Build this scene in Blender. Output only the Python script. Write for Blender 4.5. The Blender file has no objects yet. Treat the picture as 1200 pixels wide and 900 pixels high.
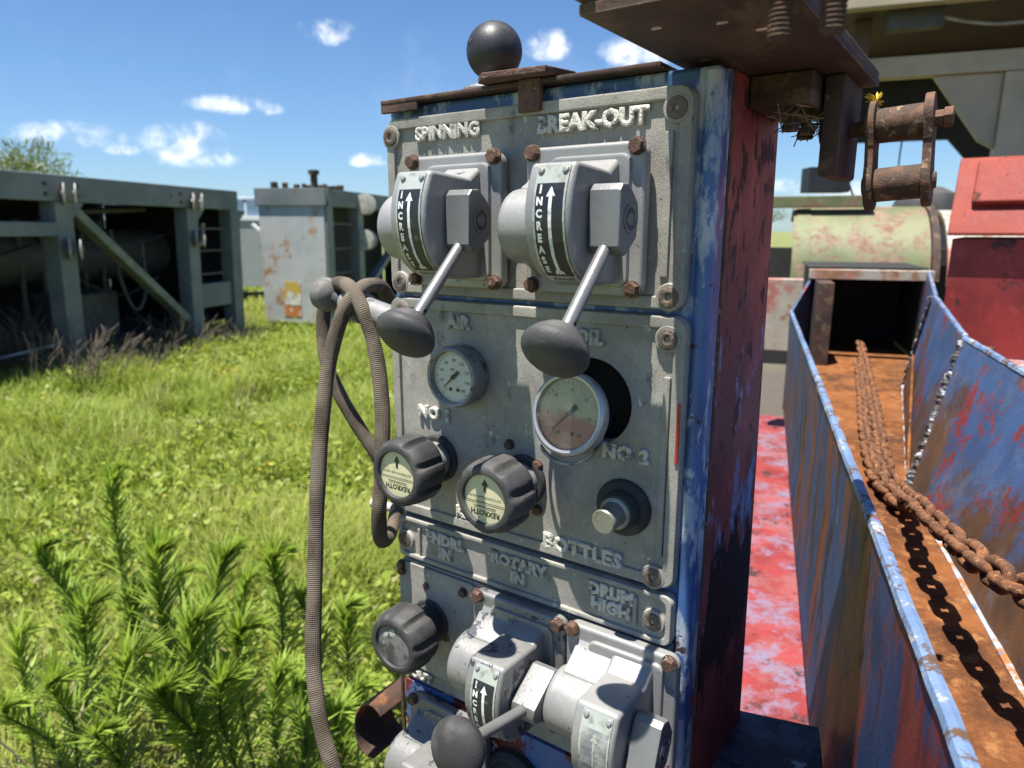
import bpy, bmesh, math, random
import numpy as np
from mathutils import Vector, Matrix, Quaternion, noise as mnoise
R = math.radians
PI = math.pi
random.seed(7)
rng = np.random.default_rng(11)
sc = bpy.context.scene
COL = sc.collection

# ------------------------------------------------------------------ camera
CAMZ = 1.6
F_PX, PITCH = 815.0, R(12.4)
cd = bpy.data.cameras.new('camera')
cam = bpy.data.objects.new('camera', cd)
COL.objects.link(cam)
cam.location = (0, 0, CAMZ)
cam.rotation_euler = (R(90) - PITCH, 0, 0)
cd.sensor_width = 36.0
cd.lens = 36.0 * F_PX / 1200.0
cd.clip_start, cd.clip_end = 0.02, 3000
cd.dof.use_dof = True
cd.dof.focus_distance = 0.60
cd.dof.aperture_fstop = 8.5
sc.camera = cam

# ------------------------------------------------------------------ light
# panel axes: T along the panel, N out of it, Z up
YAW = math.atan2(834.6, 1205)
T = Vector((math.cos(YAW), -math.sin(YAW), 0))
N = Vector((-math.sin(YAW), -math.cos(YAW), 0))
SUN = (T * -0.085 + N * 0.252 + Vector((0, 0, 1))).normalized()
SUN_EL = math.asin(SUN.z)
SUN_AZ = math.atan2(SUN.x, SUN.y)
sd = bpy.data.lights.new('sun', 'SUN')
sun = bpy.data.objects.new('sun', sd)
COL.objects.link(sun)
sd.energy, sd.angle, sd.color = 5.0, R(0.53), (1.0, 0.95, 0.87)
sun.rotation_euler = SUN.to_track_quat('Z', 'Y').to_euler()
sun.location = (0, 0, 30)

sc.view_settings.view_transform = 'Standard'
sc.view_settings.look = 'None'
sc.view_settings.exposure = 1.10
sc.view_settings.gamma = 1.0
sc.render.engine = 'CYCLES'
sc.cycles.use_denoising = True
sc.cycles.max_bounces = 6
sc.cycles.diffuse_bounces = 3
sc.cycles.glossy_bounces = 3
sc.cycles.transparent_max_bounces = 8
sc.cycles.caustics_reflective = False
sc.cycles.caustics_refractive = False

# ------------------------------------------------------------------ node helper
class NT:
    def __init__(s, tree):
        s.t = tree; s.n = tree.nodes; s.l = tree.links
    def node(s, typ, **kw):
        nd = s.n.new(typ)
        for k, v in kw.items():
            if k.startswith('i_'):
                key = k[2:]
                key = int(key) if key.isdigit() else key
                s.put(nd.inputs[key], v)
            else: setattr(nd, k, v)
        return nd
    def put(s, sock, v):
        if isinstance(v, bpy.types.NodeSocket): s.l.new(v, sock)
        elif v is not None:
            try: sock.default_value = v
            except Exception: sock.default_value = (*v, 1)
    def math(s, op, a, b=None, c=None, clamp=False):
        nd = s.n.new('ShaderNodeMath'); nd.operation = op; nd.use_clamp = clamp
        s.put(nd.inputs[0], a)
        if b is not None: s.put(nd.inputs[1], b)
        if c is not None: s.put(nd.inputs[2], c)
        return nd.outputs[0]
    def vmath(s, op, a, b=None):
        nd = s.n.new('ShaderNodeVectorMath'); nd.operation = op
        s.put(nd.inputs[0], a)
        if b is not None: s.put(nd.inputs[1], b)
        return nd
    def mix(s, fac, a, b):
        nd = s.n.new('ShaderNodeMix'); nd.data_type = 'RGBA'
        s.put(nd.inputs[0], fac); s.put(nd.inputs[6], a); s.put(nd.inputs[7], b)
        return nd.outputs[2]
    def mixf(s, fac, a, b):
        nd = s.n.new('ShaderNodeMix'); nd.data_type = 'FLOAT'
        s.put(nd.inputs[0], fac); s.put(nd.inputs[2], a); s.put(nd.inputs[3], b)
        return nd.outputs[0]
    def noise(s, vec, scale, detail=5, rough=0.6, dist=0.0):
        nd = s.n.new('ShaderNodeTexNoise')
        s.put(nd.inputs['Vector'], vec); nd.inputs['Scale'].default_value = scale
        nd.inputs['Detail'].default_value = detail; nd.inputs['Roughness'].default_value = rough
        nd.inputs['Distortion'].default_value = dist
        return nd.outputs['Fac']
    def ramp(s, v, lo, hi):
        nd = s.n.new('ShaderNodeMapRange'); nd.interpolation_type = 'SMOOTHSTEP'
        s.put(nd.inputs[0], v); s.put(nd.inputs[1], lo); s.put(nd.inputs[2], hi)
        return nd.outputs[0]

# ------------------------------------------------------------------ world
w = bpy.data.worlds.new('World'); sc.world = w; w.use_nodes = True
nt = NT(w.node_tree); nt.n.clear()
sky = nt.node('ShaderNodeTexSky', sky_type='NISHITA', sun_disc=False)
sky.sun_elevation = SUN_EL; sky.sun_rotation = SUN_AZ
sky.altitude = 0; sky.air_density = 1.0; sky.dust_density = 0.3; sky.ozone_density = 2.2
tc = nt.node('ShaderNodeTexCoord')
gen = tc.outputs['Generated']
sep = nt.node('ShaderNodeSeparateXYZ'); nt.l.new(gen, sep.inputs[0])
def sky_dir(el, az):
    return Vector((math.sin(az) * math.cos(el), math.cos(az) * math.cos(el), math.sin(el)))
# (elevation, azimuth, half width, half height) degrees
clouds = [(13.8, -13.6, 2.8, 1.3), (8.7, -20.6, 3.8, 0.95), (5.6, -23.6, 4.4, 2.3), (6.0, -31.0, 4.0, 1.3), (12.6, 9.2, 3.2, 1.8),
          (13.3, 2.8, 2.2, 1.6), (5.2, -11.3, 1.7, 0.8), (3.2, 18, 5.0, 1.0), (2.8, 26, 6.0, 1.1), (4.4, -36.5, 3.2, 1.0), (5.4, -28.0, 1.6, 0.6),
          (9, 55, 6, 2), (12, 80, 5, 2), (7, 110, 7, 2), (15, 150, 5, 2.5), (9, 190, 6, 2), (12, 235, 6, 2.2), (8, 275, 5, 1.6), (14, 305, 5, 2), (22, -50, 5, 2.4), (20, 35, 4, 2)]
nz = nt.noise(gen, 26, 8, 0.62, 0.3)
nz2 = nt.noise(gen, 9, 4, 0.6)
dens = None
for el, az, hw, hh in clouds:
    d = sky_dir(R(el), R(az)); rt = Vector((math.cos(R(az)), -math.sin(R(az)), 0)); up = rt.cross(d)
    dx = nt.math('DIVIDE', nt.vmath('DOT_PRODUCT', gen, tuple(rt)).outputs['Value'], math.sin(R(hw)))
    dy = nt.math('DIVIDE', nt.math('SUBTRACT', nt.vmath('DOT_PRODUCT', gen, tuple(up)).outputs['Value'], 0.0), math.sin(R(hh)))
    # flat base: the lower half falls off faster
    dy = nt.math('MULTIPLY', dy, nt.mixf(nt.math('LESS_THAN', dy, 0.0), 1.0, 1.7))
    front = nt.math('GREATER_THAN', nt.vmath('DOT_PRODUCT', gen, tuple(d)).outputs['Value'], 0.5)
    rr = nt.math('SQRT', nt.math('ADD', nt.math('MULTIPLY', dx, dx), nt.math('MULTIPLY', dy, dy)))
    m = nt.math('MULTIPLY', nt.math('SUBTRACT', 1.0, rr, clamp=True), front)
    dens = m if dens is None else nt.math('MAXIMUM', dens, m)
den = nt.math('ADD', nt.math('MULTIPLY', nt.math('POWER', dens, 0.6), 0.62), nt.math('MULTIPLY', nt.math('SUBTRACT', nz, 0.5), nt.math('MULTIPLY', nt.math('POWER', dens, 0.35), 2.6)))
cm = nt.ramp(den, 0.12, 0.85)
wisp = nt.math('MULTIPLY', nt.ramp(nz2, 0.55, 0.8), 0.10)
cm = nt.math('MAXIMUM', nt.math('MULTIPLY', cm, 0.90), wisp)
hz = nt.ramp(sep.outputs[2], 0.33, -0.02)
tint = nt.vmath('MULTIPLY', sky.outputs[0], (0.78, 1.02, 1.30)).outputs[0]
skc = nt.mix(nt.math('MULTIPLY', hz, 0.10), tint, (4.6, 6.6, 9.0, 1))
shade = nt.mix(nt.ramp(nz, 0.35, 0.6), (7.2, 8.0, 9.2, 1), (11.5, 11.9, 12.4, 1))
colr = nt.mix(cm, skc, shade)
bg = nt.node('ShaderNodeBackground'); nt.put(bg.inputs[0], colr); bg.inputs[1].default_value = 0.053
ow = nt.node('ShaderNodeOutputWorld'); nt.l.new(bg.outputs[0], ow.inputs[0])

# ------------------------------------------------------------------ materials
MATS = {}
def mat(name, base, layers=(), rough=0.55, metal=0.0, bump=0.25, bscale=180, vary=0.25, vscale=9, edge=None, spec=0.5, coat=0.0, grain=0.0, gscale=900):
    """base colour with soft variation; each layer = dict(c, s=scale, t=threshold, soft, st=stretch, r=rough, m=metal, d=detail, h=height)"""
    if name in MATS: return MATS[name]
    m = bpy.data.materials.new(name); m.use_nodes = True; MATS[name] = m
    t = NT(m.node_tree); t.n.clear()
    tcn = t.node('ShaderNodeTexCoord'); oi = t.node('ShaderNodeObjectInfo')
    off = t.vmath('SCALE', (7.3, 3.1, 5.7)); off.inputs[3].default_value = 1; t.l.new(oi.outputs['Random'], off.inputs[3])
    co = t.vmath('ADD', tcn.outputs['Object'], off.outputs[0]).outputs[0]
    v = t.noise(co, vscale, 4, 0.6)
    b = base
    dk = tuple(x * (1 - vary) for x in b); lt = tuple(min(1, x * (1 + vary)) for x in b)
    colr = t.mix(t.ramp(v, 0.3, 0.7), (*dk, 1), (*lt, 1))
    if grain:
        g = t.noise(co, gscale, 2, 0.7)
        colr = t.mix(t.math('MULTIPLY', t.ramp(g, 0.45, 0.75), grain), colr, tuple(min(1, x * 0.35) for x in b) + (1,))
    ro, me, hgt = rough, metal, None
    for k, L in enumerate(layers):
        st = L.get('st', (1, 1, 1))
        mp = t.vmath('MULTIPLY', co, st).outputs[0]
        mp = t.vmath('ADD', mp, (k * 3.7 + 1, k * 1.9, k * 2.3)).outputs[0]
        nn = t.noise(mp, L['s'], L.get('d', 7), L.get('ro', 0.62), L.get('dist', 0.0))
        if 'zc' in L:      # wear that gathers round one height of the piece
            spz = t.node('ShaderNodeSeparateXYZ'); t.l.new(tcn.outputs['Object'], spz.inputs[0])
            zd = t.math('SUBTRACT', 1.0, t.math('DIVIDE', t.math('ABSOLUTE', t.math('SUBTRACT', spz.outputs[2], L['zc'])), L['zw']), clamp=True)
            nn = t.math('ADD', nn, t.math('MULTIPLY', zd, L['zb']))
        soft = L.get('soft', 0.03)
        if 'edge' in L:
            bv = t.node('ShaderNodeBevel'); bv.samples = 4; bv.inputs[0].default_value = L['edge']
            geo = t.node('ShaderNodeNewGeometry')
            dt = t.vmath('DOT_PRODUCT', bv.outputs[0], geo.outputs['Normal']).outputs['Value']
            e = t.math('MULTIPLY', t.math('SUBTRACT', 1.0, dt), L.get('ek', 2.0), clamp=True)
            nn = t.math('ADD', nn, t.math('MULTIPLY', e, 0.5))
        mk = t.ramp(nn, L['t'] - soft, L['t'] + soft)
        if 'a' in L: mk = t.math('MULTIPLY', mk, L['a'])
        c = L['c']
        if 'c2' in L: c = t.mix(t.ramp(t.noise(mp, L['s'] * 3.3, 4, 0.7), 0.35, 0.65), (*L['c'], 1), (*L['c2'], 1))
        else: c = (*c, 1)
        colr = t.mix(mk, colr, c)
        ro = t.mixf(mk, ro, L.get('r', rough)); me = t.mixf(mk, me, L.get('m', 0.0))
        hh = t.math('MULTIPLY', mk, L.get('h', -0.4))
        hgt = hh if hgt is None else t.math('ADD', hgt, hh)
    fine = t.noise(co, bscale, 5, 0.65)
    hgt = fine if hgt is None else t.math('ADD', fine, hgt)
    bp = t.node('ShaderNodeBump'); bp.inputs['Strength'].default_value = bump; bp.inputs['Distance'].default_value = 0.0015
    t.l.new(hgt, bp.inputs['Height'])
    rv = t.math('ADD', ro, t.math('MULTIPLY', t.math('SUBTRACT', fine, 0.5), 0.25), clamp=True)
    p = t.node('ShaderNodeBsdfPrincipled')
    t.put(p.inputs['Base Color'], colr); t.put(p.inputs['Roughness'], rv); t.put(p.inputs['Metallic'], me)
    p.inputs['Specular IOR Level'].default_value = spec
    p.inputs['Coat Weight'].default_value = coat; p.inputs['Coat Roughness'].default_value = 0.2
    t.l.new(bp.outputs[0], p.inputs['Normal'])
    o = t.node('ShaderNodeOutputMaterial'); t.l.new(p.outputs[0], o.inputs[0])
    return m

RUST = (0.17, 0.062, 0.024); RUST2 = (0.07, 0.03, 0.016); RUSTO = (0.33, 0.13, 0.04)
M_cast = mat('cast_metal', (0.355, 0.338, 0.298), [
    dict(c=(0.20, 0.195, 0.175), s=11, t=0.54, soft=0.14, a=0.7, ro=.72, r=0.65, h=0),
    dict(c=(0.10, 0.095, 0.085), s=34, t=0.635, soft=0.05, a=0.8, st=(1, 1, .5), ro=.75, r=0.7, h=-.3),
    dict(c=(0.54, 0.53, 0.49), s=60, t=0.66, soft=0.03, ro=.7, r=0.45, m=0.2, h=.1),
    dict(c=(0.07, 0.055, 0.045), s=150, t=0.69, soft=0.03, r=0.8, h=-.8),
    dict(c=(0.42, 0.41, 0.37), s=55, t=0.80, soft=0.06, edge=0.0022, ek=1.5, r=0.4, m=0.4, h=0),
    ], rough=0.6, metal=0.05, spec=0.3, bump=0.30, bscale=620, vary=0.14, vscale=30, grain=0.5, gscale=800)
M_letter = mat('cast_letter_metal', (0.56, 0.54, 0.48), [
    dict(c=(0.22, 0.22, 0.19), s=130, t=0.58, soft=0.06, r=0.6, m=0.2)], rough=0.5, metal=0.2, bump=0.9, bscale=600, vary=0.2)
M_silver = mat('silver_paint', (0.31, 0.308, 0.30), [
    dict(c=(0.17, 0.17, 0.165), s=14, t=0.58, soft=0.14, a=0.6, r=0.5, m=0.1, h=0),
    dict(c=(0.05, 0.05, 0.055), s=60, t=0.665, soft=0.015, r=0.55, h=-.5),
    dict(c=(0.66, 0.65, 0.61), s=45, t=0.76, soft=0.05, edge=0.002, ek=1.5, r=0.35, m=0.5, h=0),
    ], rough=0.42, metal=0.25, bump=0.18, bscale=260, vary=0.10)
M_silver_worn = mat('silver_paint_worn', (0.26, 0.258, 0.25), [
    dict(c=(0.16, 0.155, 0.15), s=16, t=0.52, soft=0.14, a=0.7, r=0.5, m=0.2, h=0),
    dict(c=(0.035, 0.04, 0.055), s=55, t=0.585, soft=0.02, ro=0.72, r=0.5, h=-.4),
    dict(c=(0.66, 0.65, 0.61), s=50, t=0.74, soft=0.05, edge=0.0025, ek=1.6, r=0.3, m=0.6, h=0),
    ], rough=0.4, metal=0.3, bump=0.3, bscale=260, vary=0.15)
M_hub = mat('lever_metal', (0.20, 0.20, 0.20), [
    dict(c=(0.16, 0.16, 0.165), s=70, t=0.64, soft=0.03, r=0.5, m=0.2)], rough=0.38, metal=0.35, bump=0.15, bscale=300, vary=0.12)
M_black = mat('black_plastic', (0.035, 0.035, 0.036), [
    dict(c=(0.13, 0.125, 0.115), s=22, t=0.56, soft=0.16, a=0.55, r=0.8, h=0),
    dict(c=(0.21, 0.205, 0.19), s=160, t=0.70, soft=0.03, a=0.6, r=0.8, h=0)], rough=0.6, bump=0.3, bscale=500, vary=0.2)
M_rubber = mat('dark_rubber', (0.03, 0.03, 0.031), [
    dict(c=(0.12, 0.115, 0.105), s=30, t=0.6, soft=0.12, a=0.5, r=0.85, h=0)], rough=0.75, bump=0.25, bscale=400)
M_ball = mat('black_ball_rubber', (0.022, 0.022, 0.024), [
    dict(c=(0.15, 0.14, 0.12), s=28, t=0.62, soft=0.10, a=0.4, r=0.8, h=0)], rough=0.48, bump=0.12, bscale=400)
M_rustbolt = mat('rusty_bolt', (0.11, 0.056, 0.035), [
    dict(c=(0.09, 0.05, 0.035), s=120, t=0.52, soft=0.06, r=0.8), dict(c=(0.27, 0.19, 0.15), s=170, t=0.63, soft=0.04, r=0.6, m=0.2)],
    rough=0.75, bump=0.6, bscale=500, vary=0.3)
M_screw = mat('browned_screw', (0.135, 0.10, 0.08), [
    dict(c=(0.21, 0.165, 0.13), s=150, t=0.55, soft=0.06, r=0.6, m=0.3)], rough=0.6, metal=0.35, bump=0.5, bscale=600)
M_dark = mat('dark_recess', (0.012, 0.011, 0.010), rough=0.8, bump=0.1)
M_blue = mat('blue_paint', (0.048, 0.115, 0.285), [
    dict(c=(0.46, 0.50, 0.55), s=20, t=0.515, soft=0.03, ro=.72, c2=(0.22, 0.30, 0.43), r=0.5, st=(1, 1, .45), h=-.2),
    dict(c=RUST2, s=34, t=0.66, soft=0.02, c2=(0.04, 0.03, 0.03), r=0.8, h=-.6),
    dict(c=(0.33, 0.035, 0.03), s=15, t=0.70, soft=0.02, r=0.5, h=-.2),
    dict(c=(0.60, 0.60, 0.56), s=30, t=0.78, soft=0.03, edge=0.003, ek=1.4, r=0.45),
    ], rough=0.4, bump=0.3, bscale=160, vary=0.3, coat=0.1)
M_redcol = mat('red_paint_worn', (0.33, 0.072, 0.064), [
    dict(c=(0.14, 0.028, 0.030), s=7, t=0.57, soft=0.10, st=(1.4, 1.4, .6), r=0.5, h=0),
    dict(c=(0.30, 0.36, 0.56), s=12, t=0.66, soft=0.025, st=(1, 1, .5), c2=(0.16, 0.15, 0.24), r=0.5, ro=.7, h=-.15, zc=.66, zw=.20, zb=.17),
    dict(c=(0.008, 0.008, 0.012), s=9, t=0.68, soft=0.02, st=(1, 1, .45), ro=.7, r=0.45, h=-.2, zc=.52, zw=.22, zb=.22),
    dict(c=(0.055, 0.024, 0.020), s=60, t=0.62, soft=0.03, r=0.7, st=(1, 1, .5), h=-.5, zc=1.02, zw=.25, zb=.08),
    dict(c=(0.40, 0.32, 0.34), s=140, t=0.71, soft=0.02, r=0.6)], rough=0.45, bump=0.35, bscale=220, vary=0.3, vscale=12)
M_brown = mat('rusty_brown_steel', (0.075, 0.038, 0.024), [
    dict(c=(0.035, 0.022, 0.018), s=14, t=0.5, soft=0.12, st=(1, .35, 1), r=0.8, h=0),
    dict(c=(0.13, 0.085, 0.05), s=30, t=0.58, soft=0.06, st=(1, .3, 1), r=0.75, h=-.2),
    dict(c=(0.22, 0.24, 0.27), s=26, t=0.70, soft=0.03, st=(1, .5, 1), ro=.7, r=0.6),
    dict(c=(0.30, 0.22, 0.16), s=46, t=0.80, soft=0.04, edge=0.003, ek=1.5, r=0.7)], rough=0.75, bump=0.5, bscale=240, vary=0.35, vscale=15)
M_rust = mat('orange_rust', (0.185, 0.068, 0.022), [
    dict(c=(0.075, 0.030, 0.014), s=9, t=0.53, soft=0.12, ro=.72, r=0.9, h=-.2),
    dict(c=(0.27, 0.12, 0.045), s=40, t=0.58, soft=0.08, ro=.75, r=0.9),
    dict(c=(0.28, 0.25, 0.20), s=4.5, t=0.66, soft=0.03, r=0.7, ro=.75, h=.2)], rough=0.92, spec=.2, bump=0.8, bscale=330, vary=0.35, vscale=7, grain=0.45, gscale=330)
M_chain = mat('rusty_chain', (0.21, 0.085, 0.032), [
    dict(c=(0.085, 0.036, 0.018), s=90, t=0.5, soft=0.1, r=0.9), dict(c=(0.34, 0.16, 0.07), s=150, t=0.6, soft=0.05, r=0.9)],
    rough=0.85, bump=0.9, bscale=420, vary=0.25)
M_link = mat('rusty_link_steel', (0.13, 0.06, 0.032), [
    dict(c=(0.06, 0.034, 0.022), s=40, t=0.5, soft=0.08, r=0.8), dict(c=(0.26, 0.16, 0.10), s=90, t=0.62, soft=0.05, r=0.7, m=.2)],
    rough=0.75, bump=0.5, bscale=380, vary=0.3)
M_trough = mat('trough_blue_paint', (0.048, 0.092, 0.20), [
    dict(c=(0.21, 0.03, 0.028), s=6.5, t=0.545, soft=0.02, ro=.75, r=0.5, h=-.1),
    dict(c=(0.12, 0.055, 0.024), s=3.2, t=0.535, soft=0.05, r=0.85, ro=.72, h=-.3, c2=(.06, .032, .02), zc=-.02, zw=.24, zb=.12),
    dict(c=(0.16, 0.20, 0.28), s=9, t=0.60, soft=0.08, a=.35, ro=.75, r=0.5, h=0),
    dict(c=(0.03, 0.035, 0.05), s=120, t=0.68, soft=0.02, r=0.6)], rough=0.5, spec=.35, bump=0.4, bscale=260, vary=0.22, grain=0.15)
M_trough_out = mat('trough_outer_paint', (0.026, 0.055, 0.15), [
    dict(c=(0.17, 0.035, 0.032), s=7, t=0.52, soft=0.03, st=(1.3, 1.3, .35), ro=.78, c2=(0.08, 0.018, 0.02), r=0.5, h=-.1),
    dict(c=(0.15, 0.11, 0.16), s=9, t=0.64, soft=0.06, st=(1.3, 1.3, .4), a=.25, ro=.75, r=0.6, h=0),
    dict(c=(0.018, 0.013, 0.014), s=18, t=0.585, soft=0.03, st=(1, 1, .25), ro=.75, r=0.6, h=-.4),
    dict(c=(0.13, 0.19, 0.32), s=26, t=0.66, soft=0.02, st=(1, 1, .3), ro=.75, r=0.5)], rough=0.6, spec=.18, bump=0.4, bscale=240, vary=0.3, grain=.2)
M_rim = mat('chipped_rim_paint', (0.13, 0.20, 0.34), [
    dict(c=(0.34, 0.36, 0.37), s=24, t=0.58, soft=0.03, ro=.75, r=0.5), dict(c=(0.10, 0.05, 0.025), s=30, t=0.56, soft=0.03, ro=.75, r=0.8, h=-.5),
    dict(c=(0.24, 0.03, 0.03), s=18, t=0.64, soft=0.03, r=0.5)], rough=0.5, bump=0.6, bscale=200)
M_deck = mat('red_deck_paint', (0.23, 0.032, 0.030), [
    dict(c=(0.26, 0.11, 0.11), s=7, t=0.53, soft=0.10, a=.6, ro=.7, r=0.6, h=0),
    dict(c=(0.17, 0.18, 0.27), s=7, t=0.535, soft=0.07, ro=.8, a=.85, c2=(.20, .14, .19), r=0.55, h=.1),
    dict(c=(0.035, 0.02, 0.02), s=12, t=0.60, soft=0.04, ro=.75, r=0.7, h=-.4),
    dict(c=(0.33, 0.29, 0.29), s=60, t=0.70, soft=0.03, r=0.6)], rough=0.6, spec=.3, bump=0.5, bscale=150, vary=0.25, grain=.2)
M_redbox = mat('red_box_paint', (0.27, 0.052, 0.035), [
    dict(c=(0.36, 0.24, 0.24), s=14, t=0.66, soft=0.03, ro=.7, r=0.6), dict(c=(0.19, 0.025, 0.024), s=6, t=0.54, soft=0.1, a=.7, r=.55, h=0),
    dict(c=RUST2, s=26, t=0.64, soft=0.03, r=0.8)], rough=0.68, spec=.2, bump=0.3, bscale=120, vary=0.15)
M_redbox_shaded = mat('red_box_paint_shaded', (0.20, 0.022, 0.02), [  # darker copy of the tank red, the front's shade is in the colour
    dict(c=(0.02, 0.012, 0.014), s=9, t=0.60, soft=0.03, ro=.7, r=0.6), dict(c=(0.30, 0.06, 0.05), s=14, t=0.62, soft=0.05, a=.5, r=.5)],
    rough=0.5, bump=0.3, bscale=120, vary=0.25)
M_green = mat('faded_green_paint', (0.125, 0.145, 0.060), [
    dict(c=(0.20, 0.195, 0.10), s=5, t=0.52, soft=0.1, a=.7, r=0.6, h=0),
    dict(c=(0.17, 0.085, 0.05), s=8, t=0.53, soft=0.05, ro=.76, c2=(.25, .18, .13), r=0.8),
    dict(c=(0.16, 0.07, 0.04), s=14, t=0.66, soft=0.03, r=0.8)], rough=0.6, bump=0.3, bscale=60, vary=0.2, vscale=4)
M_white_worn = mat('chalky_white_paint', (0.40, 0.37, 0.31), [
    dict(c=(0.40, 0.14, 0.11), s=5, t=0.56, soft=0.06, ro=.7, r=0.7), dict(c=(0.28, 0.15, 0.08), s=10, t=0.60, soft=0.05, r=0.8)],
    rough=0.6, bump=0.3, bscale=60, vary=0.12)
M_cream = mat('cream_steel_paint', (0.42, 0.345, 0.24), [
    dict(c=(0.30, 0.26, 0.17), s=3, t=0.55, soft=0.12, a=.6, r=0.6), dict(c=(0.17, 0.09, 0.05), s=12, t=0.68, soft=0.03, r=0.8)],
    rough=0.55, bump=0.2, bscale=40, vary=0.1, vscale=2)
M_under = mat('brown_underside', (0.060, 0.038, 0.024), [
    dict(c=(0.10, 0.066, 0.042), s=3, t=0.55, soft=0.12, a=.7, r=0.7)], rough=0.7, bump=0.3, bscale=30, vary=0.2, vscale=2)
M_skid = mat('grey_blue_steel', (0.165, 0.182, 0.178), [
    dict(c=(0.10, 0.125, 0.125), s=1.6, t=0.55, soft=0.12, a=.7, r=0.6, h=0), dict(c=(0.13, 0.07, 0.04), s=5, t=0.67, soft=0.04, r=0.85)],
    rough=0.55, bump=0.25, bscale=30, vary=0.15, vscale=2)
M_skid_panel = mat('grey_rusted_panel', (0.40, 0.42, 0.42), [
    dict(c=(0.48, 0.49, 0.47), s=2.0, t=0.5, soft=0.1, a=.6, r=0.6, h=0),
    dict(c=(0.27, 0.14, 0.06), s=2.4, t=0.565, soft=0.05, ro=.72, c2=(.45, .33, .21), r=0.85)], rough=0.55, bump=0.25, bscale=25, vary=0.12, vscale=1.5)
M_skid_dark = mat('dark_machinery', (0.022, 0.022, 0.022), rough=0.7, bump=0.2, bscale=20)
M_tank = mat('dull_tank_paint', (0.07, 0.07, 0.066), rough=0.6, bump=0.2, bscale=20)
M_whitepaint = mat('white_sheave_paint', (0.42, 0.41, 0.37), [dict(c=RUST, s=9, t=0.64, soft=0.04, r=.8)], rough=0.5, bump=0.2, bscale=40)
M_trailer = mat('trailer_grey', (0.30, 0.325, 0.335), rough=0.5, bump=0.1, bscale=10, vary=0.06)
M_trailer_white = mat('trailer_white', (0.75, 0.75, 0.74), rough=0.5, bump=0.1, vary=0.05)
M_window = mat('trailer_window', (0.16, 0.24, 0.33), rough=0.08, bump=0.0, vary=0.1)
M_cream_label = mat('cream_label', (0.60, 0.57, 0.36), [dict(c=(0.42, 0.37, 0.22), s=60, t=0.6, soft=0.1, a=.6, r=.4, h=0)], rough=0.35, bump=0.05, vary=0.08)
M_black_print = mat('black_print', (0.012, 0.012, 0.012), rough=0.45, bump=0.05)
M_white_print = mat('white_print', (0.70, 0.72, 0.70), [dict(c=(.35, .35, .33), s=140, t=.6, soft=.05, r=.4, h=0)], rough=0.4, bump=0.05, vary=0.08)
M_plate = mat('name_plate_metal', (0.46, 0.49, 0.44), [dict(c=(0.26, 0.28, 0.22), s=70, t=0.58, soft=0.08, r=.45, m=.3, h=0)], rough=0.35, metal=0.35, bump=0.08, vary=0.12)
M_plate_black = mat('name_plate_black', (0.018, 0.020, 0.024), [dict(c=(0.16, 0.17, 0.17), s=90, t=0.64, soft=0.05, a=.6, r=.4, h=0)], rough=0.35, bump=0.05)
M_plate_worn = mat('name_plate_worn_field', (0.17, 0.18, 0.185), [dict(c=(0.42, 0.43, 0.41), s=60, t=0.52, soft=0.08, r=.35, m=.3, h=0), dict(c=(.05, .05, .06), s=40, t=.6, soft=.05, r=.4)], rough=0.35, metal=.2, bump=0.08)
M_dial = mat('white_dial', (0.78, 0.80, 0.72), [dict(c=(0.45, 0.45, 0.38), s=40, t=0.6, soft=0.1, a=.5, r=.5, h=0)], rough=0.5, bump=0.02, vary=0.05)
M_bezel = mat('dull_bezel', (0.24, 0.245, 0.24), [dict(c=(0.06, 0.05, 0.045), s=70, t=0.58, soft=0.08, r=.6)], rough=0.4, metal=0.4, bump=0.15, bscale=300)
M_chrome = mat('polished_bezel', (0.42, 0.43, 0.44), [dict(c=(0.2, 0.2, 0.2), s=90, t=0.64, soft=0.06, r=.4, m=.6, h=0)], rough=0.34, metal=0.6, bump=0.06, bscale=300, vary=0.08)
M_zinc = mat('zinc_rod', (0.36, 0.36, 0.34), [dict(c=(0.2, 0.19, 0.15), s=60, t=0.58, soft=0.1, r=.5, m=.3, h=0)], rough=0.4, metal=0.5, bump=0.15, bscale=300)
M_brass = mat('tarnished_plug', (0.25, 0.25, 0.21), [dict(c=(0.13, 0.15, 0.09), s=60, t=0.58, soft=0.1, r=.5, m=.3, h=0)], rough=0.4, metal=0.5, bump=0.15, bscale=300)
M_red = mat('red_touch_paint', (0.40, 0.03, 0.02), rough=0.5, bump=0.3)
M_skirt = mat('skirt_paint', (0.07, 0.13, 0.30), [
    dict(c=(0.13, 0.022, 0.02), s=9, t=0.50, soft=0.02, ro=.7, r=0.5), dict(c=(0.50, 0.53, 0.58), s=12, t=0.59, soft=0.02, ro=.7, r=0.5),
    dict(c=RUST, s=20, t=0.66, soft=0.03, r=.8)], rough=0.45, bump=0.3, bscale=200, vary=0.2)
M_straw = mat('dry_straw', (0.28, 0.21, 0.12), rough=0.9, bump=0.1, vary=0.3, vscale=40)
M_twig = mat('dead_twig', (0.13, 0.105, 0.078), rough=0.9, bump=0.1, vary=0.3, vscale=12)
M_stem = mat('weed_stem', (0.11, 0.12, 0.045), rough=0.7, bump=0.1, vary=0.2)
M_bark = mat('bark', (0.11, 0.085, 0.065), rough=0.9, bump=0.5, bscale=40)
M_bounce = mat('dull_paint_black', (0.02, 0.02, 0.022), rough=0.5, bump=0.1)

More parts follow.
